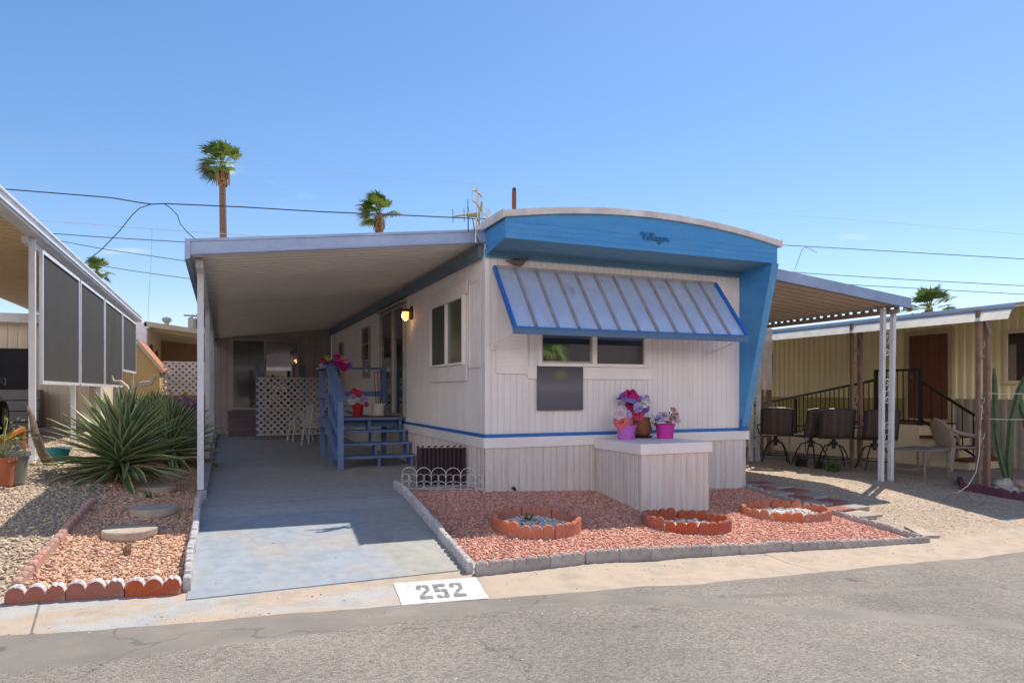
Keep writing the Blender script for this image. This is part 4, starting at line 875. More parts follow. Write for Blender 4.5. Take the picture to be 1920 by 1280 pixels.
# ------------------------------------------------------------------ loose stones
def inpoly(P, poly):
    x, y = P[:, 0], P[:, 1]; ins = np.zeros(len(P), bool); n = len(poly)
    for i in range(n):
        x0, y0 = poly[i]; x1, y1 = poly[(i+1) % n]
        c = ((y0 > y) != (y1 > y)); 
        with np.errstate(divide='ignore', invalid='ignore'): xi = (x1-x0)*(y-y0)/(y1-y0)+x0
        ins ^= c & (x < xi)
    return ins
CUBE = np.array([(-1,-1,-1),(1,-1,-1),(1,1,-1),(-1,1,-1),(-1,-1,1),(1,-1,1),(1,1,1),(-1,1,1)], float)*0.62
CF = np.array([(0,3,2,1),(4,5,6,7),(0,1,5,4),(1,2,6,5),(2,3,7,6),(3,0,4,7)])
def stones(name, poly, dens, size, m, label, cat, excl=(), lift=0.0, jit=0.45, dzfn=None):
    poly = np.array([(p[0], p[1]) for p in poly]); lo = poly.min(0); hi = poly.max(0)
    N = int((hi[0]-lo[0])*(hi[1]-lo[1])*dens); P = rng.uniform(lo, hi, (N, 2)); P = P[inpoly(P, poly)]
    for e in excl:
        if e[0] == 'r': P = P[~((P[:, 0] > e[1]) & (P[:, 0] < e[3]) & (P[:, 1] > e[2]) & (P[:, 1] < e[4]))]
        else: P = P[(((P[:, 0]-e[1])/e[3])**2+((P[:, 1]-e[2])/e[4])**2) > 1]
    N = len(P); S = rng.uniform(size*0.6, size*1.2, (N, 1, 3))*np.exp(rng.normal(-0.05, 0.33, (N, 1, 1))); V = CUBE[None]*S+rng.normal(0, size*jit*0.5, (N, 8, 3))
    ang = rng.uniform(0, 2*pi, N); tl = rng.normal(0, 0.5, N)
    ca, sa = np.cos(ang), np.sin(ang); ct, st_ = np.cos(tl), np.sin(tl)
    x = V[..., 0]; y = V[..., 1]*ct[:, None]-V[..., 2]*st_[:, None]; z = V[..., 1]*st_[:, None]+V[..., 2]*ct[:, None]
    X = x*ca[:, None]-y*sa[:, None]+P[:, 0:1]; Y = x*sa[:, None]+y*ca[:, None]+P[:, 1:2]
    gzv = np.array([gz(a, b)+(dzfn(a, b) if dzfn else 0) for a, b in P]); Z = z*0.75+(gzv+lift+rng.uniform(-0.003, size*0.7, N))[:, None]
    V = np.stack([X, Y, Z], -1).reshape(-1, 3); F = (CF[None]+8*np.arange(N)[:, None, None]).reshape(-1, 4)
    me = bpy.data.meshes.new(name); me.vertices.add(len(V)); me.vertices.foreach_set('co', V.ravel())
    me.loops.add(F.size); me.loops.foreach_set('vertex_index', F.ravel().astype(np.int32)); me.polygons.add(len(F))
    me.polygons.foreach_set('loop_start', np.arange(0, F.size, 4, dtype=np.int32)); me.polygons.foreach_set('loop_total', np.full(len(F), 4, np.int32))
    me.materials.append(m); me.update(calc_edges=True)
    o = bpy.data.objects.new(name, me); col.objects.link(o)
    return tag(o, label, cat, None, 'stuff')
REDG = mat('red_gravel', (0.60, 0.27, 0.20), 0.9, (0.52, 0.23, 0.16), 3, island=[(0.42, 0.15, 0.11), (0.66, 0.30, 0.22), (0.85, 0.48, 0.37), (0.72, 0.33, 0.24), (0.92, 0.66, 0.54)])
PINKG = mat('pink_gravel', (0.50, 0.29, 0.20), 0.9, (0.42, 0.23, 0.16), 3, island=[(0.34, 0.17, 0.12), (0.70, 0.44, 0.29), (0.86, 0.60, 0.41), (0.70, 0.34, 0.21), (0.88, 0.70, 0.53)])
TANG = mat('tan_gravel', (0.42, 0.34, 0.25), 0.9, (0.35, 0.28, 0.21), 3, island=[(0.24, 0.19, 0.15), (0.58, 0.46, 0.33), (0.76, 0.62, 0.45), (0.46, 0.34, 0.25), (0.82, 0.71, 0.56)])
WHITG = mat('white_stones', (0.66, 0.62, 0.58), 0.85, (0.6, 0.57, 0.54), 3, island=[(0.48, 0.46, 0.48), (0.68, 0.64, 0.60), (0.78, 0.74, 0.70), (0.62, 0.55, 0.48)])
bed = [(BC0.x+0.03, BC0.y+0.06), (BC2.x-0.1, BC2.y+0.05), (RE1.x+0.02, RE1.y), (RE1.x, 0.05), (0.02, 0.02), (0.0, 0.03), (BC1.x+0.03, BC1.y-0.05)]
sheet_bed = MB(); sheet_bed.add([(x, y, gz(x, y)+0.012) for x, y in bed], [tuple(range(len(bed)))])
exr = [('e', R1.x, R1.y, 0.37, 0.33), ('e', R2.x, R2.y, 0.40, 0.22), ('e', R3.x, R3.y, 0.50, 0.25), ('r', bx0, by0, bx1, 0), ('r', 0, -0.01, 5, 1)]
stones('red_gravel', bed, 3500, 0.0112, REDG, 'crushed red stone covering the bed before the mobile home', 'gravel', exr, lift=0.004)
lbed = [G(45, 1118), G(335, 1108), Vector((-3.25, 0.5, 0)), Vector((-3.27, 6.5, 0)), Vector((-4.3, 6.5, 0)), G(190, 938), G(52, 1098)]
stones('pink_gravel', lbed, 3300, 0.0125, PINKG, 'pinkish crushed stone around the round stepping stones at left', 'gravel', lift=0.004)
tbed = [G(45, 1100), G(180, 944), Vector((-4.25, 6.5, 0)), Vector((-9, 6.5, 0)), Vector((-8, -2.4, 0)), Vector((-4.75, -2.45, 0))]
stones('tan_gravel', tbed, 1500, 0.013, TANG, 'tan and brown gravel of the yard at far left', 'gravel', lift=0.003)
stones('yard_gravel', [(4.35, -2.3), (12, -2.3), (12, 0), (7.4, 0.4), (7.4, 6), (4.3, 6)], 260, 0.007, TANG, 'sparse fine tan gravel on the side yard at right', 'gravel', lift=0.0)
for (R, a, b2, lb) in ((R1, 0.36, 0.32, 'white stones filling the round left planter ring'), (R2, 0.38, 0.20, 'white and lilac stones filling the middle planter ring'), (R3, 0.48, 0.24, 'white stones filling the right planter ring')):
    circ = [(R.x+a*cos(t), R.y+b2*sin(t)) for t in np.linspace(0, 2*pi, 20)[:-1]]
    stones('white_stones', circ, 1700, 0.02, WHITG, lb, 'white stones', lift=0.02)
stones('street_pebbles', [(-8, -3.0), (9, -3.3), (9, -7.5), (-8, -7.5)], 9, 0.007, TANG, 'small loose pebbles scattered over the asphalt', 'pebbles', lift=0.014, dzfn=lambda a, b: 0.0)
stones('kerb_pebbles', [(-5, -2.62), (5.5, -2.80), (5.5, -3.0), (-5, -2.95)], 110, 0.005, PINKG, 'stray bits of gravel lying on the concrete gutter', 'pebbles', lift=0.012)
stones('drive_pebbles', [(-3.15, -2.45), (-1.1, -2.45), (-1.05, 3), (-3.1, 3)], 9, 0.006, PINKG, 'stray bits of gravel lying on the driveway', 'pebbles', lift=0.018)
# little weed in ring 1
def tuft(name, c, n, h, m, label, cat, spread=0.6, w=0.006, group=None):
    mb = MB()
    for i in range(n):
        a = random.uniform(0, 2*pi); l_ = h*random.uniform(0.5, 1.1); sp = random.uniform(0.1, 1)*spread
        d = Vector((cos(a), sin(a), 0)); s_ = Vector((-sin(a), cos(a), 0)); p = Vector((random.uniform(-.3, .3)*h*spread, random.uniform(-.3, .3)*h*spread, 0)); pr = None
        for k in range(5):
            t = k/4; q = p+d*(l_*sp*t*t)+Z_*(l_*t*(1-0.35*sp*t)); ww = w*(1-t)*0.9+0.001
            mb.v += [tuple(q-s_*ww), tuple(q+s_*ww)]
            if k: o = len(mb.v)-4; mb.f.append((o, o+1, o+3, o+2)); mb.mi.append(0)
    o = mb.build(name, m, None); o.location = c; return tag(o, label, cat, group)
def leafy(name, c, r, h, n, ls, m, label, cat, stem=True):
    t = thing(name, label, cat, c); mb = MB()
    for i in range(n):
        u = random.random(); a = random.uniform(0, 2*pi); rr = r*sqrt(random.random())*(0.5+0.5*sin(pi*min(1, u+0.2))); p = Vector((rr*cos(a), rr*sin(a), h*(0.15+0.85*u)))
        d = Vector((cos(a)+random.uniform(-.6, .6), sin(a)+random.uniform(-.6, .6), random.uniform(-.3, .8))).normalized(); s_ = d.cross(Z_).normalized(); l_ = ls*random.uniform(0.6, 1.2)
        mb.add([p, p+d*l_*0.5+s_*l_*0.28, p+d*l_-Z_*l_*0.1, p+d*l_*0.5-s_*l_*0.28], [(0, 1, 2, 3)])
    mb.build('foliage', m, t)
    mb = MB()
    for i in range(9):
        a = random.uniform(0, 2*pi); mb.tube([(0, 0, 0), (r*0.3*cos(a), r*0.3*sin(a), h*0.5), (r*0.7*cos(a), r*0.7*sin(a), h*0.95)], [0.012, 0.008, 0.003], 5)
    mb.build('stem', mat('twig', (0.16, 0.10, 0.06), 0.8), t); return t
leafy('weed', (R1.x-0.03, R1.y+0.12, R1.z+0.03), 0.07, 0.09, 60, 0.04, LEAFG, 'small green weed growing in the round planter ring', 'weed')

# stepping stones
for (px, py, r, lb) in ((244, 1003, 0.23, 'largest front round tan stepping stone, in full sun'), (289, 962, 0.225, 'second round stepping stone, at the edge of the shade'), (294, 920, 0.22, 'third round stepping stone from the street, in shade'), (322, 891, 0.20, 'farthest round stepping stone, half under the spiky agave')):
    g = G(px, py); mb = MB(); mb.lathe([(r*0.97, -0.02), (r, 0.0), (r, 0.045), (r*0.96, 0.055), (r*0.5, 0.058), (0.01, 0.058)], 36, (0, 0, 0), wob=0.01)
    o = mb.build('stepping_stone', PADT, None); o.location = (g.x, g.y, g.z+0.012); tag(o, lb, 'stepping stone')
g = G(237, 1040); tuft('dry_weed', (g.x, g.y, g.z+0.01), 22, 0.16, STRAW, 'dry yellow weed poking from pink gravel before the stepping stones', 'weed')
g = G(336, 975); tuft('green_sprout', (g.x, g.y, g.z+0.01), 8, 0.12, mat('sprout', (0.2, 0.3, 0.03), 0.6), 'thin yellow-green sprout in pink gravel near the driveway edging', 'weed', 0.3)
g = G(278, 935); tuft('grass_sprout', (g.x, g.y, g.z+0.01), 16, 0.16, LEAFG, 'small dark grass tuft between two round stepping stones', 'weed')

# pavers at the right of the bed
PAVR = mat('paver_red', (0.30, 0.12, 0.10), 0.85, (0.30, 0.10, 0.08), 6, 0.5, 0.3, 60); PAVG = mat('paver_grey', (0.36, 0.31, 0.27), 0.85, (0.34, 0.31, 0.28), 6, 0.5, 0.3, 60)
e0 = G(1430, 912); ed = (RE1-RE0); ed.z = 0; ed.normalize(); ex = Vector((ed.y, -ed.x, 0)); ex = ex if ex.x > 0 else -ex
base = Vector((RE0.x, RE0.y, 0))+ex*0.09+ed*0.75
protos = {}
for k in range(13):
    for j in range(2):
        c = base+ed*(0.31*k+0.15)+ex*(0.31*j+0.16); odd = (k+j) % 2
        if k == 0 and j == 1: continue
        if odd not in protos:
            mb = MB(); mb.box(-0.15, -0.15, -0.03, 0.15, 0.15, 0.03); o = mb.build('paver', PAVR if odd else PAVG, None, bevel=0.006); protos[odd] = o
        else: o = protos[odd].copy(); col.objects.link(o)
        o.location = (c.x, c.y, gz(c.x, c.y)+0.012+random.uniform(-.003, .005)); o.rotation_euler = (0.02*random.uniform(-1, 1), -0.0, math.atan2(ed.y, ed.x)+random.uniform(-.03, .03))
        tag(o, 'square %s paver in the checkered path beside the red gravel bed' % ('red' if odd else 'grey'), 'paver', '%s pavers of the side path' % ('red' if odd else 'grey'))
for (q, lb) in (([(1560, 960), (1612, 972), (1655, 968), (1600, 958)], 'flat pale stone slab at the middle of the right edging'), ([(1695, 990), (1730, 1008), (1762, 1008), (1745, 1000), (1712, 988)], 'flat peach stone slab at the street corner of the gravel bed')):
    pts = [G(*p) for p in q]; c = sum(pts, Vector())/len(pts); mb = MB(); mb.prism([(p.x-c.x, p.y-c.y, p.z-c.z+0.03) for p in pts], (0, 0, -0.06)); o = mb.build('flagstone', PADT, None); o.location = c; tag(o, lb, 'flagstone')

# ------------------------------------------------------------------ wire border fence and dark unit
f0 = Vector((-0.93, 0.50, gz(-0.9, 0.5)+0.01)); f1 = Vector((-0.03, 0.02, gz(0, 0)+0.01)); fd = (f1-f0)/5.5
bf = thing('border_fence', 'low white wire border fence of looped arches at the house corner', 'fence', f0)
for k in range(5+1):
    mb = MB(); c = f0+fd*(k+0.5) if k < 6 else None
    hw = 0.5 if k < 5 else 0.5
    u = fd.normalized(); Lr = fd.length/2
    pts = [c-u*Lr, c-u*Lr+Z_*0.20]+[c+u*(-Lr*cos(t))+Z_*(0.20+Lr*0.95*sin(t)) for t in np.linspace(0.3, pi-0.3, 8)]+[c+u*Lr+Z_*0.20, c+u*Lr]
    mb.tube(pts, 0.0045, 5)
    for zc in (0.16, 0.07):
        for s_ in (-1, 1):
            pts = [c-u*s_*Lr+Z_*(zc-0.06)] + [c-u*s_*Lr*(1-0.55+0.55*cos(t)*1.0)*1.0+Z_*(zc+0.045*sin(t)) for t in np.linspace(0, 1.5*pi, 10)]
            mb.tube(pts[1:], 0.0035, 4)
    mb.tube([c-u*Lr+Z_*0.02, c+u*Lr+Z_*0.02], 0.0035, 4)
    mb.build('arch_panel', mat('white_wire', (0.72, 0.70, 0.70), 0.4), bf, world=f0)
uc = Vector((-0.62, 0.84, 0.0)); u1 = Vector((-0.07, 0.66, 0))
du = thing('dark_unit', 'dark plum metal heater unit with wavy top behind the wire fence', 'utility box', (-0.35, 0.8, 0))
DKP = mat('dark_plum', (0.030, 0.016, 0.024), 0.5, (0.05, 0.028, 0.036), 6)
ud = (u1-uc).normalized(); un = Vector((ud.y, -ud.x, 0)); ul = (u1-uc).length
mb = MB(); mb.corr(uc+Z_*0.0, ud, Z_, un, ul, 0.50, WAVE, 0.055); mb.corr(uc-un*0.28, ud, Z_, -un, ul, 0.48, WAVE, 0.055)
mb.prism([uc-un*0.27+Z_*0.0, u1-un*0.27, u1, uc], (0, 0, 0.46)); mb.build('casing', DKP, du, world=du.location)
mb = MB(); mb.bar(uc+Z_*0.25-ud*0.012, uc+Z_*0.25-ud*0.011, 0.5, 0.5) if False else mb.bar(uc-ud*0.012, uc-ud*0.012+Z_*0.53, 0.03, 0.03); mb.bar(u1+ud*0.012, u1+ud*0.012+Z_*0.51, 0.03, 0.03)
for i in range(7): mb.bar(uc+ud*(0.03+i*ul/7)+Z_*0.515+un*0.012, uc+ud*(0.03+(i+0.5)*ul/7)+Z_*0.53+un*0.012, 0.014, 0.02)
mb.build('top_trim', DKP, du, world=du.location)
mb = MB(); g = G(958, 921); mb.tube([(g.x, -0.02, g.z+0.05), (g.x, -0.05, g.z+0.06), (g.x+0.01, -0.08, g.z+0.03)], 0.018, 6)
tag(mb.build('drain_pipe', BLACK, None, world=(g.x, -0.03, g.z)), 'short dark drain pipe stub at the foot of the white skirt', 'pipe')

# ------------------------------------------------------------------ porch steps and deck
pw = Vector((-0.65, 4, 0.02)); ps = thing('porch_steps', 'blue wooden porch deck with four steps and railing at the side door', 'steps', pw)
DX0, DX1, DYF, DYB, DZ = -1.27, -0.06, 3.98, 5.15, 0.79
run = 0.27
mb = MB()
for i in range(8):
    a = DYF+(DYB-DYF)*i/8; mb.box(DX0-0.02, a+0.004, DZ-0.04, DX1, a+(DYB-DYF)/8-0.004, DZ)
mb.build('deck_board', DECKB, ps, world=pw)
mb = MB(); mb.box(DX0, DYF+0.002, DZ-0.20, DX0+0.04, DYB, DZ-0.041); mb.box(DX0+0.04, DYF+0.25, DZ-0.17, DX1, DYF+0.29, DZ-0.041); mb.box(DX0+0.04, DYB-0.04, DZ-0.19, DX1, DYB, DZ-0.041); mb.build('deck_frame', DECKB, ps, world=pw)
for k in range(4):
    zt = 0.02+0.19*(k+1)-0.0; zt = 0.20+0.193*k if k < 3 else 0.20+0.193*3-0.0
    if k == 3: break
    y = DYF-run*(3-k); mb = MB(); mb.box(DX0-0.01, y-0.03, zt-0.038, DX1, y+run+0.02, zt); mb.build('tread', DECKB, ps, world=pw, bevel=0.004)
mb = MB(); mb.box(DX0-0.01, DYF-0.03, DZ-0.04, DX1, DYF+0.003, DZ); mb.build('nosing', DECKB, ps, world=pw)
for x in (DX0+0.02, (DX0+DX1)/2, DX1-0.06):
    mb = MB(); xx = x
    for k in range(4):
        y = DYF-run*(3-k); zt = 0.20+0.193*k
        mb.box(xx, y, 0.02 if k == 0 else zt-0.235, xx+0.04, y+run, zt-0.04)
    mb.build('stringer', DECKB, ps, world=pw)
for (x, y, z1) in ((DX0-0.03, 2.98, 1.12), (DX0-0.03, DYF+0.02, 1.64), (DX0-0.03, DYB-0.04, 1.64), (-0.15, DYB-0.04, 1.66)):
    mb = MB(); mb.box(x-0.045, y-0.045, 0.02, x+0.045, y+0.045, z1); mb.build('post', DECKB, ps, world=pw, bevel=0.004)
mb = MB(); mb.box(DX0-0.13, DYF-0.06, 1.642, DX0+0.05, DYB+0.06, 1.682); mb.build('top_rail', DECKB, ps, world=pw)
mb = MB(); mb.box(DX0+0.052, DYB-0.08, 1.662, -0.10, DYB+0.0, 1.70); mb.build('top_rail', DECKB, ps, world=pw)
mb = MB(); mb.bar((DX0-0.04, 2.90, 1.11), (DX0-0.04, DYF-0.05, 1.66), 0.15, 0.04); mb.build('sloping_rail', DECKB, ps, world=pw)
mb = MB(); mb.bar((DX0-0.09, 2.98, 0.62), (DX0-0.09, DYF, 1.16), 0.035, 0.12); mb.bar((DX0-0.09, 2.98, 0.24), (DX0-0.09, DYF, 0.72), 0.035, 0.16); mb.build('mid_rail', DECKB, ps, world=pw)
mb = MB(); mb.bar((DX0-0.09, DYF+0.03, 1.18), (DX0-0.09, DYB, 1.18), 0.035, 0.10); mb.bar((DX0-0.09, DYF+0.03, 0.70), (DX0-0.09, DYB, 0.70), 0.035, 0.16); mb.build('mid_rail', DECKB, ps, world=pw)
mb = MB(); mb.bar((DX0+0.02, DYB-0.03, 1.2), (-0.2, DYB-0.03, 1.2), 0.035, 0.10); mb.build('mid_rail', DECKB, ps, world=pw)
mb = MB(); mb.bar((DX0-0.03, 3.5, 0.6), (DX0-0.03, 3.5, 1.35), 0.04, 0.09); mb.build('baluster', DECKB, ps, world=pw)
mb = MB(); mb.box(-0.75, 4.02, DZ+0.001, -0.10, 4.75, DZ+0.014)
tag(mb.build('door_mat', mat('mat_brown', (0.12, 0.07, 0.06), 0.95), None, world=(-0.4, 4.4, DZ)), 'thin brown mat lying on the blue porch deck before the door', 'mat')

# ------------------------------------------------------------------ flowers
FC = {'magenta': (0.60, 0.01, 0.22), 'pink': (0.75, 0.28, 0.42), 'pale': (0.80, 0.60, 0.68), 'lilac': (0.52, 0.42, 0.78), 'blue': (0.20, 0.32, 0.80), 'purple': (0.30, 0.10, 0.52),
      'coral': (0.85, 0.20, 0.20), 'rose': (0.72, 0.05, 0.15), 'white': (0.80, 0.78, 0.82), 'peach': (0.80, 0.48, 0.44), 'yellow': (0.75, 0.55, 0.04), 'lime': (0.42, 0.52, 0.05), 'orange': (0.8, 0.3, 0.05)}
def fm(c): return mat('petal_'+c, FC[c], 0.6, tuple(v*0.6 for v in FC[c]), 40)
def bloom(parent, c, r, colr, world, up=None):
    mb = MB(); c = Vector(c); ax = Vector((random.uniform(-.5, .3), -0.8, random.uniform(0.2, 0.9))).normalized() if up is None else up
    a1 = ax.cross(Z_).normalized(); a2 = ax.cross(a1)
    for ringk, (n, rr, lift) in enumerate(((9, 1.0, 0.0), (8, 0.78, 0.32), (6, 0.5, 0.55), (4, 0.25, 0.7))):
        for k in range(n):
            t = 2*pi*(k+random.uniform(-.2, .2)+ringk*0.5)/n; d = a1*cos(t)+a2*sin(t); s_ = ax.cross(d).normalized(); w_ = r*rr*0.42+0.1*r
            e = c+d*r*rr+ax*r*(lift+random.uniform(-.12, .12)); m_ = c+d*r*rr*0.55+ax*r*(lift*0.7+0.1); b0 = c+ax*r*0.05
            mb.add([b0, m_+s_*w_*0.8, e+s_*w_*0.55-ax*r*0.05, e+ax*r*0.06, e-s_*w_*0.55-ax*r*0.05, m_-s_*w_*0.8], [(0, 1, 2, 3, 4, 5)])
    return mb.build('flower', fm(colr), parent, world=world)
def leaves(parent, c, r, n, ls, world, m=LEAFG):
    mb = MB(); c = Vector(c)
    for i in range(n):
        d = Vector((random.gauss(0, 1), random.gauss(0, 1), random.gauss(0, 1)*0.8+0.2)).normalized(); p = c+d*r*random.uniform(0.3, 0.9); s_ = d.cross(Z_)
        s_ = s_.normalized() if s_.length > 0.01 else X_; l_ = ls*random.uniform(0.6, 1.2)
        mb.add([p, p+d*l_*0.5+s_*l_*0.25, p+d*l_, p+d*l_*0.5-s_*l_*0.25], [(0, 1, 2, 3)])
    return mb.build('foliage', m, parent, world=world)
def stems(parent, base, tops, world):
    mb = MB()
    for t in tops: mb.tube([base, Vector(base).lerp(Vector(t), 0.5)+Vector((0, 0, 0.01)), t], 0.003, 4)
    mb.build('stem', LEAFD, parent, world=world)
def pot_plain(parent, r0, r1, h, m):
    mb = MB(); mb.lathe([(r0, 0), (r1*0.96, h*0.86), (r1*1.06, h*0.87), (r1*1.08, h), (r1*0.98, h), (r1*0.94, h*0.85), (0.01, h*0.84)], 28); return mb.build('pot', m, parent, smooth=False)
LIDZ = 0.628
def on_lid(px, py): q = PZ(px, py, LIDZ); return Vector((q.x, q.y, LIDZ))
def bouquet(t, items, Y):
    w0 = Vector(t.location); tops = []
    for (px, py, rpx, c) in items:
        q = PY(px, py, Y+random.uniform(-.05, .05)); d = (q-CAM).dot(FW); r = rpx*d/FPX; bloom(t, q, r, c, w0); tops.append(q)
    return tops
p1 = on_lid(1174, 823.3); t = thing('flower_pot', 'orchid purple pot of white and coral artificial flowers, leftmost on the white box', 'flower pot', p1)
d1 = (p1-CAM).dot(FW); s = d1/FPX
pot_plain(t, 16*s, 18.5*s, 27*s, VIOLET)
tp = bouquet(t, [(1163, 776, 13, 'pale'), (1175, 777, 10, 'lilac'), (1168, 768, 9, 'white'), (1166, 791, 15, 'coral'), (1159, 787, 9, 'coral'), (1176, 789, 10, 'coral'), (1153, 792, 7, 'peach')], p1.y)
stems(t, p1+Z_*0.12, tp, p1); leaves(t, p1+Z_*0.2, 0.06, 25, 0.04, p1)
p2 = on_lid(1203, 820.3)+Vector((0, 0, 0)); t = thing('flower_pot', 'brown clay pot with tall magenta, blue and lilac artificial bouquet on white box', 'flower pot', p2)
s = (p2-CAM).dot(FW)/FPX
mb = MB(); mb.lathe([(11*s, 2*s), (17*s, 8*s), (19*s, 17*s), (16*s, 29*s), (15*s, 34*s), (18*s, 38*s), (16*s, 38*s), (13*s, 33*s), (0.01, 32*s)], 28); mb.build('pot', CLAY, t, smooth=True)
mb = MB(); mb.lathe([(14*s, 0), (20*s, 2*s), (20.5*s, 3.5*s), (17*s, 3*s), (0.01, 2.2*s)], 28); mb.build('saucer', BLACK, t)
tp = bouquet(t, [(1180, 740, 12, 'magenta'), (1190, 744, 9, 'magenta'), (1170, 743, 9, 'purple'), (1180, 748, 11, 'blue'), (1187, 750, 8, 'blue'), (1180, 760, 9, 'magenta'), (1201, 751, 11, 'lilac'), (1206, 757, 10, 'white'), (1214, 752, 7, 'pale'), (1196, 765, 11, 'lilac'), (1209, 766, 9, 'purple'), (1194, 777, 13, 'rose'), (1200, 774, 9, 'coral'), (1190, 783, 9, 'rose'), (1213, 744, 5, 'lilac'), (1186, 735, 7, 'magenta')], p2.y-0.02)
stems(t, p2+Z_*0.22, tp, p2); leaves(t, PY(1192, 762, p2.y), 0.17, 110, 0.05, p2); leaves(t, PY(1160, 751, p2.y), 0.04, 18, 0.05, p2, LEAFD)
p3 = on_lid(1247, 821.5); t = thing('flower_pot', 'bright magenta pot of pale pink artificial flowers, rightmost on the white box', 'flower pot', p3)
s = (p3-CAM).dot(FW)/FPX
pot_plain(t, 15*s, 18*s, 27*s, MAGENTA)
tp = bouquet(t, [(1245, 780, 12, 'pale'), (1238, 784, 10, 'lilac'), (1252, 787, 9, 'pink'), (1262, 769, 8, 'peach'), (1267, 777, 8, 'peach'), (1263, 785, 9, 'pale'), (1271, 789, 6, 'pale')], p3.y)
stems(t, p3+Z_*0.12, tp, p3); leaves(t, PY(1228, 790, p3.y), 0.05, 26, 0.06, p3, mat('leaf_red', (0.16, 0.01, 0.02), 0.5)); leaves(t, PY(1256, 782, p3.y), 0.06, 26, 0.05, p3)
# bouquet on the railing, red pot and white pot on the deck
bz_ = Vector((DX0-0.04, DYF+0.5, 1.682)); t = thing('flower_basket', 'artificial pink and purple bouquet standing on top of the blue railing', 'flowers', bz_)
tp = bouquet(t, [(607, 685, 8, 'lilac'), (606, 676, 6, 'magenta'), (621, 681, 9, 'purple'), (632, 669, 7, 'magenta'), (640, 683, 10, 'magenta'), (632, 684, 7, 'pink'), (654, 685, 7, 'purple'), (648, 676, 8, 'pink'), (614, 671, 6, 'lime'), (625, 690, 8, 'purple'), (660, 682, 5, 'lilac'), (614, 688, 6, 'blue'), (645, 690, 7, 'magenta')], bz_.y)
stems(t, bz_+Z_*0.02, tp, bz_); leaves(t, PY(634, 690, bz_.y), 0.16, 90, 0.06, bz_, LEAFD); mb = MB(); mb.lathe([(0.05, 0), (0.07, 0.07), (0.06, 0.075), (0.01, 0.06)], 16); mb.build('pot', LEAFD, t)
q = PY(671, 779, 4.42); t = thing('flower_pot', 'red pot with pale and red flowers on the blue porch deck', 'flower pot', (q.x, q.y, DZ)); s = (q-CAM).dot(FW)/FPX
pot_plain(t, 8.5*s, 11*s, 23*s, RED)
tp = bouquet(t, [(664, 733, 7, 'rose'), (672, 737, 7, 'rose'), (663, 745, 8, 'lilac'), (676, 744, 9, 'lilac'), (684, 748, 7, 'lilac'), (659, 752, 7, 'white'), (669, 750, 7, 'white'), (686, 757, 6, 'rose'), (679, 753, 7, 'pale')], q.y)
stems(t, Vector((q.x, q.y, DZ+0.2)), tp, t.location); leaves(t, PY(671, 752, q.y), 0.11, 70, 0.06, t.location, LEAFD)
q = PY(709, 777, 4.55); t = thing('white_planter', 'white pot with three bare dry stalks on the blue porch deck', 'planter', (q.x, q.y, DZ)); s = (q-CAM).dot(FW)/FPX
pot_plain(t, 11.5*s, 12.5*s, 24*s, WPLAS)
mb = MB()
for dx in (-0.06, 0.0, 0.06):
    mb.tube([(dx*0.5, 0, 0.15), (dx+0.01, 0, 0.45), (dx-0.01, 0.01, 0.72), (dx*1.3, 0, 0.86)], [0.008, 0.007, 0.006, 0.003], 5)
    for k in range(4): a = k*1.7; mb.tube([(dx, 0, 0.78), (dx+0.05*cos(a), 0.05*sin(a), 0.83)], 0.003, 4)
mb.build('dry_stalk', mat('stalk', (0.07, 0.05, 0.04), 0.9), t)

# ------------------------------------------------------------------ lattice panel, table, white chairs
LY = 10.7
lat = thing('lattice_screen', 'white diamond lattice screen on blue posts across the carport', 'lattice panel', (-2.1, LY, 0.02)); lw_ = lat.location
lx0 = PY(481, 760, LY).x; lx1 = -0.05; lz0 = PY(485, 814, LY).z; lz1 = PY(485, 709, LY).z
mb = MB(); lattice(mb, (lx0, LY, lz0), X_, Z_, lx1-lx0, lz1-lz0, 0.165, 0.045, 0.007); mb.build('lattice', LATT, lat, world=lw_)
mb = MB(); mb.box(lx0, LY-0.03, lz1, lx1, LY+0.01, lz1+0.03); mb.build('edge_strip', LATT, lat, world=lw_)
mb = MB(); mb.box(lx0, LY-0.03, lz0-0.03, lx1, LY+0.01, lz0); mb.build('edge_strip', LATT, lat, world=lw_)
for x in (lx0+0.03, lx0+1.15, lx1-0.1):
    mb = MB(); mb.box(x-0.045, LY+0.016, 0.02, x+0.045, LY+0.1, PY(486, 685, LY).z); mb.build('post', DECKB, lat, world=lw_)
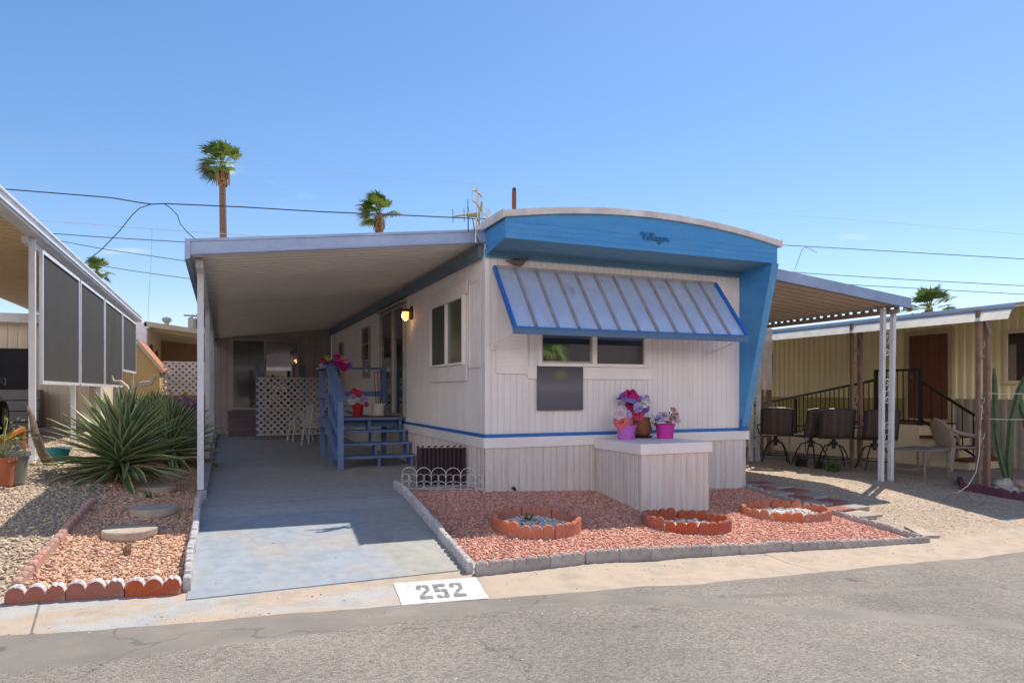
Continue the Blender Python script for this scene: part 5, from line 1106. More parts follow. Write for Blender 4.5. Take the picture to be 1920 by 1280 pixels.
def white_chair(loc, rz, label):
    t = thing('lattice_back_chair', label, 'chair', loc, rz, 'white plastic chairs by the porch')
    mb = MB(); mb.box(-0.22, -0.2, 0.40, 0.22, 0.22, 0.43); mb.build('seat', WPLAS, t, bevel=0.01)
    for sx_, sy in ((-1, -1), (1, -1), (-1, 1), (1, 1)):
        mb = MB(); mb.tube([(0.2*sx_, 0.18*sy, 0.42), (0.25*sx_, 0.25*sy, 0)], [0.028, 0.018], 6); mb.build('leg', WPLAS, t)
    mb = MB(); n = 9; pts = []
    def bp(a, z): return Vector((0.24*sin(a), 0.20+0.06*cos(a)*0+0.10*(z-0.43)+0.05*cos(a), z))
    for k in range(11): a = -1.25+2.5*k/10; pts.append(bp(a, 0.66+0.22*cos(a*0.9)))
    mb.tube(pts, 0.018, 6); mb.tube([bp(-1.25, 0.43), bp(-1.25, 0.7)], 0.018, 6); mb.tube([bp(1.25, 0.43), bp(1.25, 0.7)], 0.018, 6)
    for k in range(-6, 7):
        for sg in (1, -1):
            a0 = k*0.22; a1 = a0+sg*0.7
            if abs(a0) < 1.2: 
                a1 = clamp(a1, -1.2, 1.2); mb.tube([bp(a0, 0.44), bp((a0+a1)/2, 0.63), bp(a1, min(0.86, 0.66+0.22*cos(a1*0.9)))], 0.006, 4)
    mb.build('backrest', WPLAS, t)
    for s_ in (-1, 1):
        mb = MB(); mb.tube([bp(1.25*s_, 0.66), Vector((0.27*s_, 0.0, 0.66)), Vector((0.26*s_, -0.2, 0.63)), Vector((0.23*s_, -0.2, 0.42))], 0.016, 6); mb.build('armrest', WPLAS, t)
    return t
c = PZ(592, 833, 0.02); white_chair((c.x, c.y, 0.02), 2.7, 'white lattice-back plastic chair nearest the blue steps')
c = PZ(563, 826, 0.02); white_chair((c.x, c.y, 0.02), -1.4, 'white lattice-back plastic chair farther left by the lattice panel')
c = PZ(668, 826, 0.02); white_chair((c.x, c.y, 0.02), 0.6, 'white plastic chair mostly hidden behind the blue steps')
c = PZ(635, 822, 0.02); t = thing('patio_table', 'round white patio table with a brown cloth behind the porch steps', 'table', (c.x, c.y, 0.02))
mb = MB(); mb.lathe([(0.46, 0.69), (0.50, 0.70), (0.50, 0.72), (0.01, 0.725)], 28); mb.build('table_top', mat('cloth_mauve', (0.22, 0.13, 0.13), 0.9), t)
for k in range(4):
    a = k*pi/2+0.6; mb = MB(); mb.tube([(0.3*cos(a), 0.3*sin(a), 0.69), (0.36*cos(a), 0.36*sin(a), 0)], [0.025, 0.02], 6); mb.build('leg', WPLAS, t)

# ------------------------------------------------------------------ agaves
def agave(name, loc, n, Lf, label, seed, tilt=0.0):
    rnd = random.Random(seed); mb = MB(); ga = 2.39996
    for i in range(n):
        f = i/(n-1); el = radians(-12+92*f**0.85)+rnd.uniform(-.10, .10); az = i*ga+rnd.uniform(-.15, .15)
        l_ = Lf*rnd.uniform(0.80, 1.08)*(1.0-0.20*f); d0 = Vector((cos(az), sin(az), 0)); s_ = Vector((-sin(az), cos(az), 0))
        p = Vector((0, 0, 0.16+0.28*f))+d0*0.04*(1-f); wmax = Lf*0.047*rnd.uniform(0.8, 1.2); nseg = 9; o = len(mb.v); e = el; kink = rnd.uniform(-1, 1); droop = 2.5 if rnd.random() < 0.07 else 0
        for k in range(nseg+1):
            t = k/nseg; ww = wmax*(0.75+0.9*t if t < 0.3 else 1.02*(1-((t-0.3)/0.7)**1.6))+0.0008; dirv = d0*cos(e)+Z_*sin(e); nv = s_.cross(dirv)*-1
            if nv.z < 0: nv = -nv
            ch = ww*0.45
            for q, h in ((-1, ch), (-0.66, ch*0.6), (0, 0), (0.66, ch*0.6), (1, ch)): mb.v.append(tuple(p+s_*ww*q+nv*h))
            p = p+dirv*(l_/nseg)+s_*kink*k*0.004; e -= radians(rnd.uniform(0.5, 2.6))*(1.3-f)*(1+droop)
        for k in range(nseg):
            for j in range(4):
                a = o+k*5+j; mb.f.append((a, a+1, a+6, a+5)); mb.mi.append(0 if j in (1, 2) else 1)
    for i in range(30):      # dry leaves under the crown
        az = rnd.uniform(0, 2*pi); d0 = Vector((cos(az), sin(az), 0)); s_ = Vector((-sin(az), cos(az), 0)); l_ = Lf*rnd.uniform(0.35, 0.7); p = Vector((0, 0, rnd.uniform(0.05, 0.2))); o = len(mb.v); e = rnd.uniform(-0.5, 0.1)
        for k in range(5):
            ww = 0.022*(1-k/4.2); mb.v += [tuple(p-s_*ww), tuple(p+s_*ww)]; p = p+(d0*cos(e)+Z_*sin(e)+s_*rnd.uniform(-.15, .15))*(l_/4); p.z = max(p.z, 0.02); e -= 0.12
            if k: q = o+2*(k-1); mb.f.append((q, q+1, q+3, q+2)); mb.mi.append(2)
    ob = mb.build(name, [AGV, AGE, STRAW], None); ob.location = loc; ob.rotation_euler = (tilt, 0, 0)
    return tag(ob, label, 'agave')
AGV = mat('agave_leaf', (0.085, 0.15, 0.085), 0.42, (0.12, 0.20, 0.10), 5, spec=0.5, stretch=(1, 1, 1)); AGE = mat('agave_margin', (0.56, 0.56, 0.24), 0.45, (0.34, 0.42, 0.18), 8)
g = G(228, 905); agave('agave', (g.x, g.y, g.z), 215, 0.98, 'large spiky green agave with yellow leaf edges, nearest at left', 3)
g2 = G(335, 880); agave('agave', (g2.x-0.15, g2.y+0.5, g2.z), 170, 1.0, 'dark green spiky agave beside the first white carport post', 5)
g3 = G(262, 862); agave('agave', (g3.x+0.1, g3.y+0.9, g3.z), 130, 0.95, 'spiky agave farthest back, behind the two front agaves', 9)

# ------------------------------------------------------------------ left neighbour's screened awning
LX = -5.24
na = thing('screened_awning', 'white framed patio awning with four dark grey sun screens at left', 'awning', (LX, 2.3, 0.37)); nw_ = na.location
WHM = mat('white_metal', (0.76, 0.77, 0.80), 0.4, (0.66, 0.67, 0.70), 3)
mb = MB(); mb.box(LX-0.02, -2.5, 3.19, LX+0.14, 13.95, 3.34); mb.build('gutter', WHM, na, world=nw_)
mb = MB(); mb.box(LX+0.141, -2.5, 3.22, LX+0.165, 13.95, 3.245); mb.box(LX+0.141, -2.5, 3.32, LX+0.165, 13.95, 3.345); mb.build('gutter_lip', WHM, na, world=nw_)
TANR = mat('awning_tan', (0.66, 0.50, 0.30), 0.6, (0.58, 0.43, 0.25), 2)
mb = MB(); mb.corr((LX-0.02, -2.5, 3.20), Y_, Vector((-1, 0, 0.06)).normalized(), -Z_, 16.4, 2.3, [(0,0),(0.05,0.015),(0.60,0.015),(0.65,0)], 0.22, thick=0.04, gseg=(3,)); mb.build('roof_sheet', [TANR, CEILG], na, world=nw_)
mb = MB(); mb.box(LX-0.06, 2.3, 3.10, LX+0.0, 13.9, 3.188); mb.build('header_beam', WHM, na, world=nw_)
def zs(px, py): return PX(px, py, LX+0.06).z
posts = (2.55, 5.15, 7.70, 10.35, 13.1)
for i, y in enumerate(posts):
    mb = MB(); w2 = 0.055 if i == 0 else 0.03
    mb.box(LX-0.03, y-w2, gz(LX, y)-0.02, LX+0.03, y+w2, 3.10); 
    if i == 0: mb.box(LX-0.0, y-w2-0.10, gz(LX, y)-0.02, LX+0.06, y-w2-0.04, 3.18); mb.box(LX-0.10, y-0.20, gz(LX, y), LX+0.12, y+0.12, gz(LX, y)+0.02)
    mb.build('post', WHM, na, world=nw_)
SCR = mat('sun_screen', (0.058, 0.054, 0.050), 0.95, (0.062, 0.060, 0.058), 2, 0.5, 0.1, 300)
for i in range(4):
    ya, yb = posts[i]+0.06, posts[i+1]-0.04; zb = 1.34 if i < 3 else 1.72; zt = 3.08
    mb = MB(); w_ = 0.045; X = LX+0.08
    mb.box(X-0.02, ya, zb, X+0.02, ya+w_, zt); mb.box(X-0.02, yb-w_, zb, X+0.02, yb, zt); mb.box(X-0.02, ya+w_, zb, X+0.02, yb-w_, zb+w_); mb.box(X-0.02, ya+w_, zt-w_, X+0.02, yb-w_, zt)
    fr = mb.build('screen_frame', WHM, na, world=nw_)
    mb = MB(); mb.box(X-0.006, ya+w_, zb+w_, X+0.004, yb-w_, zt-w_); mb.build('mesh', SCR, fr, world=nw_)

# ------------------------------------------------------------------ left neighbour's home, car, yard things
nh = thing('tan_mobile_home', 'tan mobile home with white roof trim behind the screened awning', 'mobile home', (-8.5, 11.5, 0.4)); nl = nh.location
mb = MB(); mb.corr((-13, 11.5, 0.3), X_, Z_, -Y_, 7.0, 2.55, GRV, 0.2); mb.corr((-6.0, 11.5, 0.3), Y_, Z_, X_, 11, 2.55, GRV, 0.2); mb.box(-13, 11.52, 0.3, -6.02, 22.5, 2.84); mb.build('wall', mat('pale_tan_siding', (0.80, 0.70, 0.56), 0.7, (0.72, 0.62, 0.49), 1.2, stretch=(3, 3, 0.5)), nh, world=nl)
mb = MB(); mb.box(-13.3, 11.2, 2.85, -5.8, 22.8, 3.06); mb.build('roof', WHM, nh, world=nl)
mb = MB(); mb.box(-9.55, 11.40, 1.30, -7.2, 11.49, 2.25); mb.build('porch_opening', DARK, nh, world=nl)
mb = MB(); mb.box(-8.05, 11.30, 1.28, -7.85, 11.39, 2.25); mb.build('porch_post', RUST, nh, world=nl)
mb = MB(); mb.box(-8.15, 11.44, 2.3, -8.08, 11.49, 2.7); mb.build('slot_window', DARK, nh, world=nl)
mb = MB()
for k in range(4): mb.box(-9.6, 11.0-0.06*(3-k), 0.3+k*0.25, -6.9, 11.38, 0.3+(k+1)*0.25-0.02)
mb.build('porch_steps', mat('grey_board', (0.26, 0.25, 0.24), 0.8), nh, world=nl)
# car
CARB = mat('car_paint', (0.035, 0.033, 0.035), 0.25, (0.045, 0.043, 0.045), 3, spec=0.7)
def car(loc, rz):
    t = thing('parked_car', 'dark parked car under the tan awning at the left edge', 'car', loc, rz)
    # x along length (front +x), section rows
    sec = [(-2.2, 0.45, 0.75, 0.80), (-2.1, 0.30, 0.95, 0.86), (-1.6, 0.25, 1.05, 0.90), (-0.6, 0.25, 1.02, 0.92), (0.6, 0.25, 0.98, 0.92), (1.3, 0.25, 0.93, 0.90), (1.9, 0.28, 0.82, 0.84), (2.15, 0.35, 0.68, 0.72), (2.25, 0.42, 0.58, 0.6)]
    mb = MB(); prof = [(-1, 0.0), (-1.0, 0.35), (-0.97, 0.7), (-0.85, 0.95), (-0.4, 1.02), (0.4, 1.02), (0.85, 0.95), (0.97, 0.7), (1.0, 0.35), (1, 0.0)]
    for x, z0, z1, hw in sec:
        for a, b in prof: mb.v.append((x, a*hw, z0+(z1-z0)*b))
    n = len(prof)
    for i in range(len(sec)-1):
        for k in range(n-1): mb.f.append((i*n+k, i*n+k+1, (i+1)*n+k+1, (i+1)*n+k)); mb.mi.append(0)
    mb.f.append(tuple(range(n))); mb.mi.append(0); mb.f.append(tuple((len(sec)-1)*n+k for k in range(n))[::-1]); mb.mi.append(0)
    mb.build('body', CARB, t, smooth=True)
    mb = MB(); cs = [(-2.0, 0.95, 0.99, 0.80), (-1.75, 1.0, 1.45, 0.70), (-1.2, 1.0, 1.62, 0.66), (0.0, 1.0, 1.62, 0.66), (0.45, 0.98, 1.45, 0.70), (1.0, 0.95, 1.0, 0.80)]
    for x, z0, z1, hw in cs:
        for a, b in ((-1.12, 0), (-1.0, 0.85), (-0.8, 1.0), (0.8, 1.0), (1.0, 0.85), (1.12, 0)): mb.v.append((x, a*hw, z0+(z1-z0)*b))
    for i in range(len(cs)-1):
        for k in range(5): mb.f.append((i*6+k, i*6+k+1, (i+1)*6+k+1, (i+1)*6+k)); mb.mi.append(0)
    mb.build('cabin', GLASS, t, smooth=True)
    for sx_ in (-1.4, 1.4):
        for s_ in (-1, 1):
            w0 = bpy.data.objects.new('wheel', None); w0.parent = t; w0.location = (sx_, 0.82*s_, 0.34); col.objects.link(w0)
            mb = MB(); N = 24
            mb.tube([(0, -0.10, 0), (0, 0.10, 0)], 0.34, N); mb.build('tyre', mat('tyre', (0.02, 0.02, 0.02), 0.9), w0)
            mb = MB(); mb.tube([(0, 0.09*s_, 0), (0, 0.115*s_, 0)], 0.20, N)
            for k in range(5): a = k*2*pi/5; mb.bar((0, 0.118*s_, 0), (0.18*cos(a), 0.118*s_, 0.18*sin(a)), 0.03, 0.05)
            mb.build('rim', STRAP, w0)
    for s_ in (-1, 1):
        mb = MB(); mb.box(0.55, 0.92*s_, 0.98, 0.70, 1.12*s_, 1.12); mb.build('mirror', CARB, t, bevel=0.03)
        mb = MB(); mb.box(2.08, 0.45*s_, 0.6, 2.22, 0.68*s_, 0.72); mb.build('headlight', mat('headlight', (0.5, 0.5, 0.5), 0.1, metal=0.6), t, bevel=0.03)
    return t
car((-7.85, 6.9, 0.38), pi/2)

def terra_pot(name, px, py, r, h, m, label, plant=None):
    g = G(px, py); t = thing(name, label, 'plant pot', (g.x, g.y, g.z+0.01)); pot_plain(t, r*0.72, r, h, m); return t, g
t, g = terra_pot('plant_pot', 4, 912, 0.13, 0.30, mat('terracotta', (0.42, 0.13, 0.06), 0.85), 'terracotta pot with a leafy trailing plant at the left edge')
mb = MB()
for i in range(150):
    a = random.uniform(0, 2*pi); rr = random.uniform(0, 0.3); z = random.uniform(0.28, 0.75)-rr*0.3; p = Vector((rr*cos(a), rr*sin(a), z)); d = Vector((cos(a), sin(a), random.uniform(-.4, .8))).normalized(); s_ = d.cross(Z_).normalized(); l_ = random.uniform(0.03, 0.065)
    mb.add([p, p+d*l_*.5+s_*l_*.3, p+d*l_, p+d*l_*.5-s_*l_*.3], [(0, 1, 2, 3)])
for i in range(14):
    a = random.uniform(0, 2*pi); mb.tube([(0, 0, 0.25), (0.12*cos(a), 0.12*sin(a), 0.5), (0.28*cos(a), 0.28*sin(a), random.uniform(0.3, 0.75))], 0.005, 4)
mb.build('foliage', mat('leaf_lime', (0.16, 0.22, 0.045), 0.5, (0.24, 0.26, 0.06), 12), t)
t, g = terra_pot('plant_pot', 24, 908, 0.15, 0.34, mat('pot_grey', (0.23, 0.23, 0.19), 0.8), 'empty grey-green plastic pot beside the terracotta pot')
g = G(22, 885); t = thing('wooden_frame', 'orange-brown metal stand frame behind the pots at left edge', 'plant stand', (g.x, g.y, g.z))
ORG = mat('orange_frame', (0.55, 0.18, 0.03), 0.6, (0.42, 0.13, 0.02), 8)
a_ = at(-14, 832, 8.4); b2 = at(45, 803, 8.9); 
mb = MB(); mb.bar(a_, b2, 0.05, 0.05); mb.bar(b2, at(47, 866, 8.9), 0.03, 0.03); mb.bar(a_, at(-14, 880, 8.4), 0.03, 0.03); mb.build('rail', ORG, t, world=t.location)
# driftwood log
g = G(96, 878); mb = MB(); p0 = at(60, 782, 8.4); p1 = at(66, 815, 8.3); p2_ = at(80, 850, 8.4); p3_ = at(100, 880, 8.6)
mb.tube([at(50, 762, 8.5), p0, p1, p2_, p3_], [0.015, 0.03, 0.045, 0.05, 0.07], 9); mb.tube([p1, at(54, 805, 8.3)], [0.03, 0.02], 7)
tag(mb.build('driftwood', mat('driftwood', (0.20, 0.135, 0.095), 0.95, (0.10, 0.065, 0.045), 8, 0.5, 1.0, 25), None, world=g), 'gnarled brown driftwood stump leaning by the white awning post', 'driftwood')
g = G(108, 868); t = thing('glazed_pot', 'glossy teal ceramic bowl beyond the big agave', 'plant pot', (g.x, g.y, g.z)); pot_plain(t, 0.10, 0.15, 0.2, mat('teal_glaze', (0.02, 0.22, 0.26), 0.25))
# pale curved branch sculpture
mb = MB(); c = at(262, 745, 11.5)
for pts in ([(262, 745), (262, 728), (275, 718), (295, 716), (306, 706)], [(262, 728), (280, 722), (297, 718), (303, 703)], [(258, 745), (250, 725), (238, 715), (225, 714), (222, 704)]):
    q = [at(a*0.9+24 if False else a-12, b, 11.5) for a, b in pts]; mb.tube(q, [0.03, 0.03, 0.026, 0.022, 0.012][:len(q)], 7)
tag(mb.build('bare_branch', mat('pale_branch', (0.70, 0.60, 0.48), 0.7), None, world=c), 'pale forked branch sculpture rising behind the agave', 'branch')

# ------------------------------------------------------------------ background left: shed, lattice fence, house
sd_ = thing('garden_shed', 'yellow barn-shaped shed with orange shingle roof behind the screens', 'shed', (-6.1, 16, 0)); sl_ = sd_.location
YS = mat('shed_yellow', (0.60, 0.44, 0.20), 0.8, (0.54, 0.40, 0.18), 2, 0.5, 0.1, 30)
g_ = [(-7.4, 0), (-7.4, 1.95), (-6.75, 2.75), (-6.1, 3.02), (-5.45, 2.75), (-4.8, 1.95), (-4.8, 0)]
mb = MB(); mb.prism([(x, 16, z) for x, z in g_][::-1], (0, 3.0, 0)); mb.build('wall', YS, sd_, world=sl_)
mb = MB(); rg = [(-7.5, 1.86), (-6.78, 2.80), (-6.1, 3.08), (-5.42, 2.80), (-4.70, 1.86)]
for i in range(4):
    a, b = rg[i], rg[i+1]; mb.prism([(a[0], 15.9, a[1]), (b[0], 15.9, b[1]), (b[0], 15.9, b[1]+0.06), (a[0], 15.9, a[1]+0.06)], (0, 3.2, 0))
mb.build('roof', mat('shingle_orange', (0.48, 0.21, 0.115), 0.85, (0.40, 0.16, 0.08), 5, 0.5, 0.5, 10), sd_, world=sl_)
mb = MB(); 
for i in range(4):
    a, b = rg[i], rg[i+1]; mb.bar((a[0], 15.885, a[1]-0.03), (b[0], 15.885, b[1]-0.03), 0.03, 0.08)
mb.build('barge_board', mat('cream_trim', (0.66, 0.55, 0.36), 0.7), sd_, world=sl_)
lf = thing('lattice_fence', 'white lattice fence on a brown wall between shed and carport', 'fence', (-3, 17, 0)); ll = lf.location
mb = MB(); lattice(mb, (-4.78, 17, 1.16), X_, Z_, 4.6, 1.02, 0.20, 0.075, 0.01); mb.box(-4.78, 16.97, 2.18, -0.2, 17.03, 2.22); mb.box(-4.78, 16.97, 1.12, -0.2, 17.03, 1.16); mb.build('lattice', LATT, lf, world=ll)
mb = MB(); mb.box(-4.78, 17.02, 0, -0.2, 17.16, 1.12); mb.build('base_wall', mat('brown_wall', (0.30, 0.17, 0.11), 0.9, (0.45, 0.30, 0.2), 8), lf, world=ll)
bh = thing('beige_house', 'beige house with sloping open carport roof beyond the lattice fence', 'house', (-6, 21, 0)); bl = bh.location
CRW = mat('cream_white', (0.72, 0.68, 0.66), 0.7); BEI = mat('beige_wall', (0.52, 0.43, 0.31), 0.75); BRW = mat('brown_back', (0.27, 0.17, 0.09), 0.8); OLR = mat('roof_olive', (0.40, 0.37, 0.26), 0.7)
mb = MB(); mb.box(-9.5, 20, 0, -5.52, 20.05, 3.72); mb.build('front_wall', CRW, bh, world=bl)
mb = MB(); mb.box(-9.5, 20.06, 0, -5.5, 30, 3.55); mb.build('side_wall', BEI, bh, world=bl)
mb = MB(); mb.prism([(-5.6, 20.0, 3.60), (-0.8, 20.0, 3.02), (-0.8, 20.0, 3.18), (-5.6, 20.0, 3.78)], (0, 0.06, 0)); mb.build('fascia', OLR, bh, world=bl)
mb = MB(); mb.corr((-5.5, 20.07, 3.58), Y_, Vector((4.7, 0, -0.57)).normalized(), -Z_, 9.5, 4.74, [(0,0),(0.6,0),(0.65,0.10),(0.8,0.10)], 0.8, thick=0.04); mb.build('carport_roof', OLR, bh, world=bl)
mb = MB(); mb.box(-5.5, 26, 0, -0.8, 26.1, 3.5); mb.build('back_wall', BRW, bh, world=bl)
for (ya, yb, za, zb2) in ((20.8, 21.8, 1.9, 3.0), (23.0, 24.0, 2.0, 2.9)):
    mb = MB(); mb.box(-5.49, ya, za, -5.46, yb, zb2); mb.build('window', GLASS, bh, world=bl)
for x in (-3.6, -1.2): mb = MB(); mb.box(x, 20.2, 0, x+0.08, 20.28, 3.2 if x > -2 else 3.3); mb.build('post', CRW, bh, world=bl)
mb = MB(); mb.tube([(-5.0, 22, 3.6), (-5.0, 22, 4.0)], 0.09, 10); mb.lathe([(0.13, 0.40), (0.17, 0.46), (0.17, 0.55), (0.05, 0.6)], 12, (-5.0, 22, 3.55)); mb.build('roof_vent', STRAP, bh, world=bl)

# purple flowers by the carport
g = Vector((-3.72, 9.3, 0)); t = thing('flowering_shrub', 'purple and magenta flowering plants behind the carport posts', 'flowering plant', g)
mb = MB()
for i in range(500):
    a = random.uniform(0, 2*pi); rr = 0.75*sqrt(random.random()); p = Vector((rr*cos(a)*0.6, rr*sin(a), random.uniform(0.05, 1.05)*(1-0.3*rr))); d = Vector((random.gauss(0, 1), random.gauss(0, 1), random.gauss(0, 1))).normalized(); s_ = d.orthogonal().normalized(); l_ = 0.07
    mb.add([p, p+d*l_*.5+s_*l_*.3, p+d*l_, p+d*l_*.5-s_*l_*.3], [(0, 1, 2, 3)])
mb.build('foliage', LEAFG, t)
for i in range(46):
    a = random.uniform(0, 2*pi); rr = 0.62*sqrt(random.random()); q = g+Vector((rr*cos(a)*0.6, rr*sin(a), random.uniform(0.7, 1.25)-0.3*rr)); bloom(t, q, random.uniform(0.04, 0.08), random.choice(['purple', 'lilac', 'magenta', 'purple', 'pink', 'yellow' if i % 9 == 0 else 'magenta']), g)

# ------------------------------------------------------------------ right neighbour: yellow home, awning, landing, ramp
NX = 10.3; SZ = -0.15
yh = thing('yellow_mobile_home', 'pale yellow ribbed mobile home with brown door at the right', 'mobile home', (NX, 1, -0.2)); yl = yh.location
mb = MB(); mb.corr((NX, 24, 1.10), -Y_, Z_, -X_, 26.5, 1.7, [(0,0),(0.4,0),(0.5,-0.02),(0.9,-0.02)], 0.16); mb.box(NX+0.03, -2.5, -0.2, NX+4, 24, 2.79); mb.build('upper_wall', YELW, yh, world=yl)
mb = MB(); mb.corr((NX-0.004, 24, -0.2), -Y_, Z_, -X_, 22.2, 1.3, [(0,0),(0.4,0),(0.5,-0.02),(0.9,-0.02)], 0.16); mb.build('lower_wall', OLIVE, yh, world=yl)
mb = MB(); mb.corr((NX-0.004, 1.8, -0.2), -Y_, Z_, -X_, 4.3, 1.3, [(0,0),(0.4,0),(0.5,-0.02),(0.9,-0.02)], 0.16); mb.build('lower_wall', mat('greige_siding', (0.40, 0.36, 0.30), 0.7), yh, world=yl)
mb = MB(); mb.box(NX-0.05, -2.6, 2.78, NX+4.1, 24.2, 2.86); mb.build('roof', mat('roof_brownish', (0.42, 0.33, 0.28), 0.7), yh, world=yl)
def ny(px): return PX(px, 700, NX-0.03).y
d0, d1 = ny(1779), ny(1706)
mb = MB(); mb.box(NX-0.05, d0, 0.62, NX-0.012, d1, 2.40); dr = mb.build('door', WOOD, yh, world=yl)
mb = MB(); frame_x(mb, d0-0.09, d1+0.09, 0.60, 2.49, NX-0.008, 0.088, 0.055); mb.build('frame', mat('door_trim', (0.55, 0.45, 0.28), 0.7), dr, world=Vector(yl))
mb = MB(); mb.tube([(NX-0.05, d1-0.08, 1.55), (NX-0.10, d1-0.08, 1.55)], 0.022, 8); mb.build('handle', STRAP, dr, world=Vector(yl))
wy1 = ny(1884); mb = MB(); frame_x(mb, wy1-1.1, wy1, 1.38, 2.36, NX-0.006, 0.06, 0.06); wd = mb.build('window', CREAM, yh, world=yl)
mb = MB(); mb.box(NX-0.03, wy1-1.04, 1.44, NX-0.012, wy1-0.06, 2.30); mb.build('pane', mat('glass_brown', (0.05, 0.035, 0.028), 0.15, spec=0.7), wd, world=Vector(yl))
mb = MB(); mb.box(NX-0.035, wy1-0.20, 1.44, NX-0.031, wy1-0.07, 2.1); mb.build('lace_curtain', mat('lace', (0.30, 0.26, 0.22), 0.9, (0.12, 0.10, 0.08), 60), wd, world=Vector(yl))
wy2 = ny(1446)+0.3; mb = MB(); frame_x(mb, wy2-0.3, wy2+1.0, 1.5, 2.25, NX-0.006, 0.05, 0.05); wd = mb.build('window', CREAM, yh, world=yl)
mb = MB(); mb.box(NX-0.03, wy2-0.25, 1.55, NX-0.012, wy2+0.95, 2.20); mb.build('pane', DARK, wd, world=Vector(yl))
ya_ = thing('blue_edged_awning', 'white scalloped and blue awning on brown posts along the yellow home', 'awning', (8.0, -0.9, -0.2)); yw = ya_.location
AX0 = 7.72; af = -1.45
mb = MB(); mb.prism([(NX-0.06, af, 2.78), (AX0+0.12, af, 2.50), (AX0+0.12, af, 2.53), (NX-0.06, af, 2.81)], (0, 20, 0)); mb.build('roof_sheet', mat('awning_under', (0.50, 0.44, 0.33), 0.7), ya_, world=yw)
mb = MB(); mb.prism([(AX0+0.10, af-0.02, 2.475), (AX0+0.119, af-0.02, 2.475), (AX0+0.20, af-0.02, 2.575), (AX0+0.18, af-0.02, 2.575)], (0, 20, 0)); mb.build('blue_edge', mat('edge_blue', (0.16, 0.27, 0.44), 0.6), ya_, world=yw)
mb = MB(); mb.prism([(AX0-0.04, af-0.03, 2.32), (AX0-0.025, af-0.03, 2.32), (AX0+0.117, af+0.0, 2.474), (AX0+0.10, af+0.0, 2.474)], (0, 20, 0)); mb.build('valance', mat('valance_cream', (0.86, 0.80, 0.66), 0.6), ya_, world=yw)
for k, yy in enumerate((-1.0, 1.3, 3.6, 5.9)):
    for j in (0, 1):
        mb = MB(); x = 7.76+0.21*j; y2 = yy; w_ = 0.036 if j else 0.026
        mb.box(x-w_, y2-w_, gz(x, y2)-0.05, x+w_, y2+w_, 2.50); mb.build('post', BROWNP, ya_, world=yw)
    mb = MB(); [(lambda m_: (scroll(m_, (7.865, yy, zc), 1.1), m_.build('scroll_ironwork', STRAP, ya_, world=yw)))(MB()) for zc in (0.5, 1.05, 1.9)]; mb.bar((7.97, yy-0.05, 2.12), (7.80, yy-0.05, 2.45), 0.02, 0.03); mb.build('brace', STRAP, ya_, world=yw)
tag(sheet('patio_slab', steps(7.62, NX, 0.5), steps(-1.0, 12, 0.5), mat('slab_concrete', (0.34, 0.28, 0.22), 0.85, (0.28, 0.23, 0.18), 3), 0.035, edge=0.1), kind='structure')
# landing with ramp and stairs
LX_ = 9.2; LZ = 0.60
la = thing('entry_landing', 'cream stucco landing with ramp, brick steps and black iron railing before brown door', 'landing', (LX_, 1.5, -0.15)); lo = la.location
ly0, ly1 = 1.02, 1.98; rend = 6.2; rend_z = -0.08
mb = MB(); mb.box(LX_, ly0, -0.25, NX-0.06, ly1, LZ); mb.build('platform', CREAM, la, world=lo)
mb = MB(); mb.prism([(LX_, ly1+0.002, -0.25), (LX_, ly1+0.002, LZ-0.003), (LX_, rend, rend_z), (LX_, rend, -0.25)][::-1], (0.95, 0, 0)); mb.build('ramp', CREAM, la, world=lo)
BRK = mat('step_brick', (0.17, 0.06, 0.035), 0.85, (0.12, 0.04, 0.025), 12, 0.5, 0.4, 30)
for k in range(3):
    y1 = ly0-0.002-0.3*k; zt = LZ-0.19*(k+1)
    mb = MB(); mb.box(LX_+0.04, y1-0.3, -0.25, NX-0.1, y1, zt-0.05); st_o = mb.build('stair', CREAM, la, world=lo)
    mb = MB(); mb.box(LX_+0.0, y1-0.32, zt-0.05, NX-0.1, y1-0.003, zt); mb.build('tread', BRK, la, world=lo)
mb = MB(); mb.box(LX_+0.02, ly0-0.02, LZ+0.002, NX-0.07, ly1, LZ+0.03); mb.build('landing_mat', BRK, la, world=lo)
def rail(a, b, post_top, nb, h=0.80, end=(True, True)):
    a = Vector(a); b = Vector(b); mb = MB(); mb.bar(a, b, 0.04, 0.045); mb.bar(a-Z_*h, b-Z_*h, 0.03, 0.03)
    for i in range(nb+1):
        q = a.lerp(b, i/nb); mb.bar(q, q-Z_*h, 0.015, 0.015)
    return mb
mb = rail((LX_+0.03, ly0, 1.66), (LX_+0.03, ly1, 1.66), 0, 8, 0.98); ro = mb.build('railing', BLACK, la, world=lo)
mb = rail((LX_+0.03, ly1+0.04, 1.47), (LX_+0.03, rend, 0.76), 0, 34, 0.80); mb.build('railing', BLACK, la, world=lo)
mb = rail((LX_+0.03, ly0-0.03, 1.42), (LX_+0.03, -0.17, 0.72), 0, 6, 0.72); mb.build('railing', BLACK, la, world=lo)
for (y, z0, z1) in ((ly0, LZ, 1.68), (ly1, LZ, 1.68), (-0.19, -0.15, 0.76), (4.1, 0.2, 1.08), (rend, -0.1, 0.78)):
    mb = MB(); mb.bar((LX_+0.03, y, z0), (LX_+0.03, y, z1), 0.055, 0.055); mb.build('newel_post', BLACK, la, world=lo)
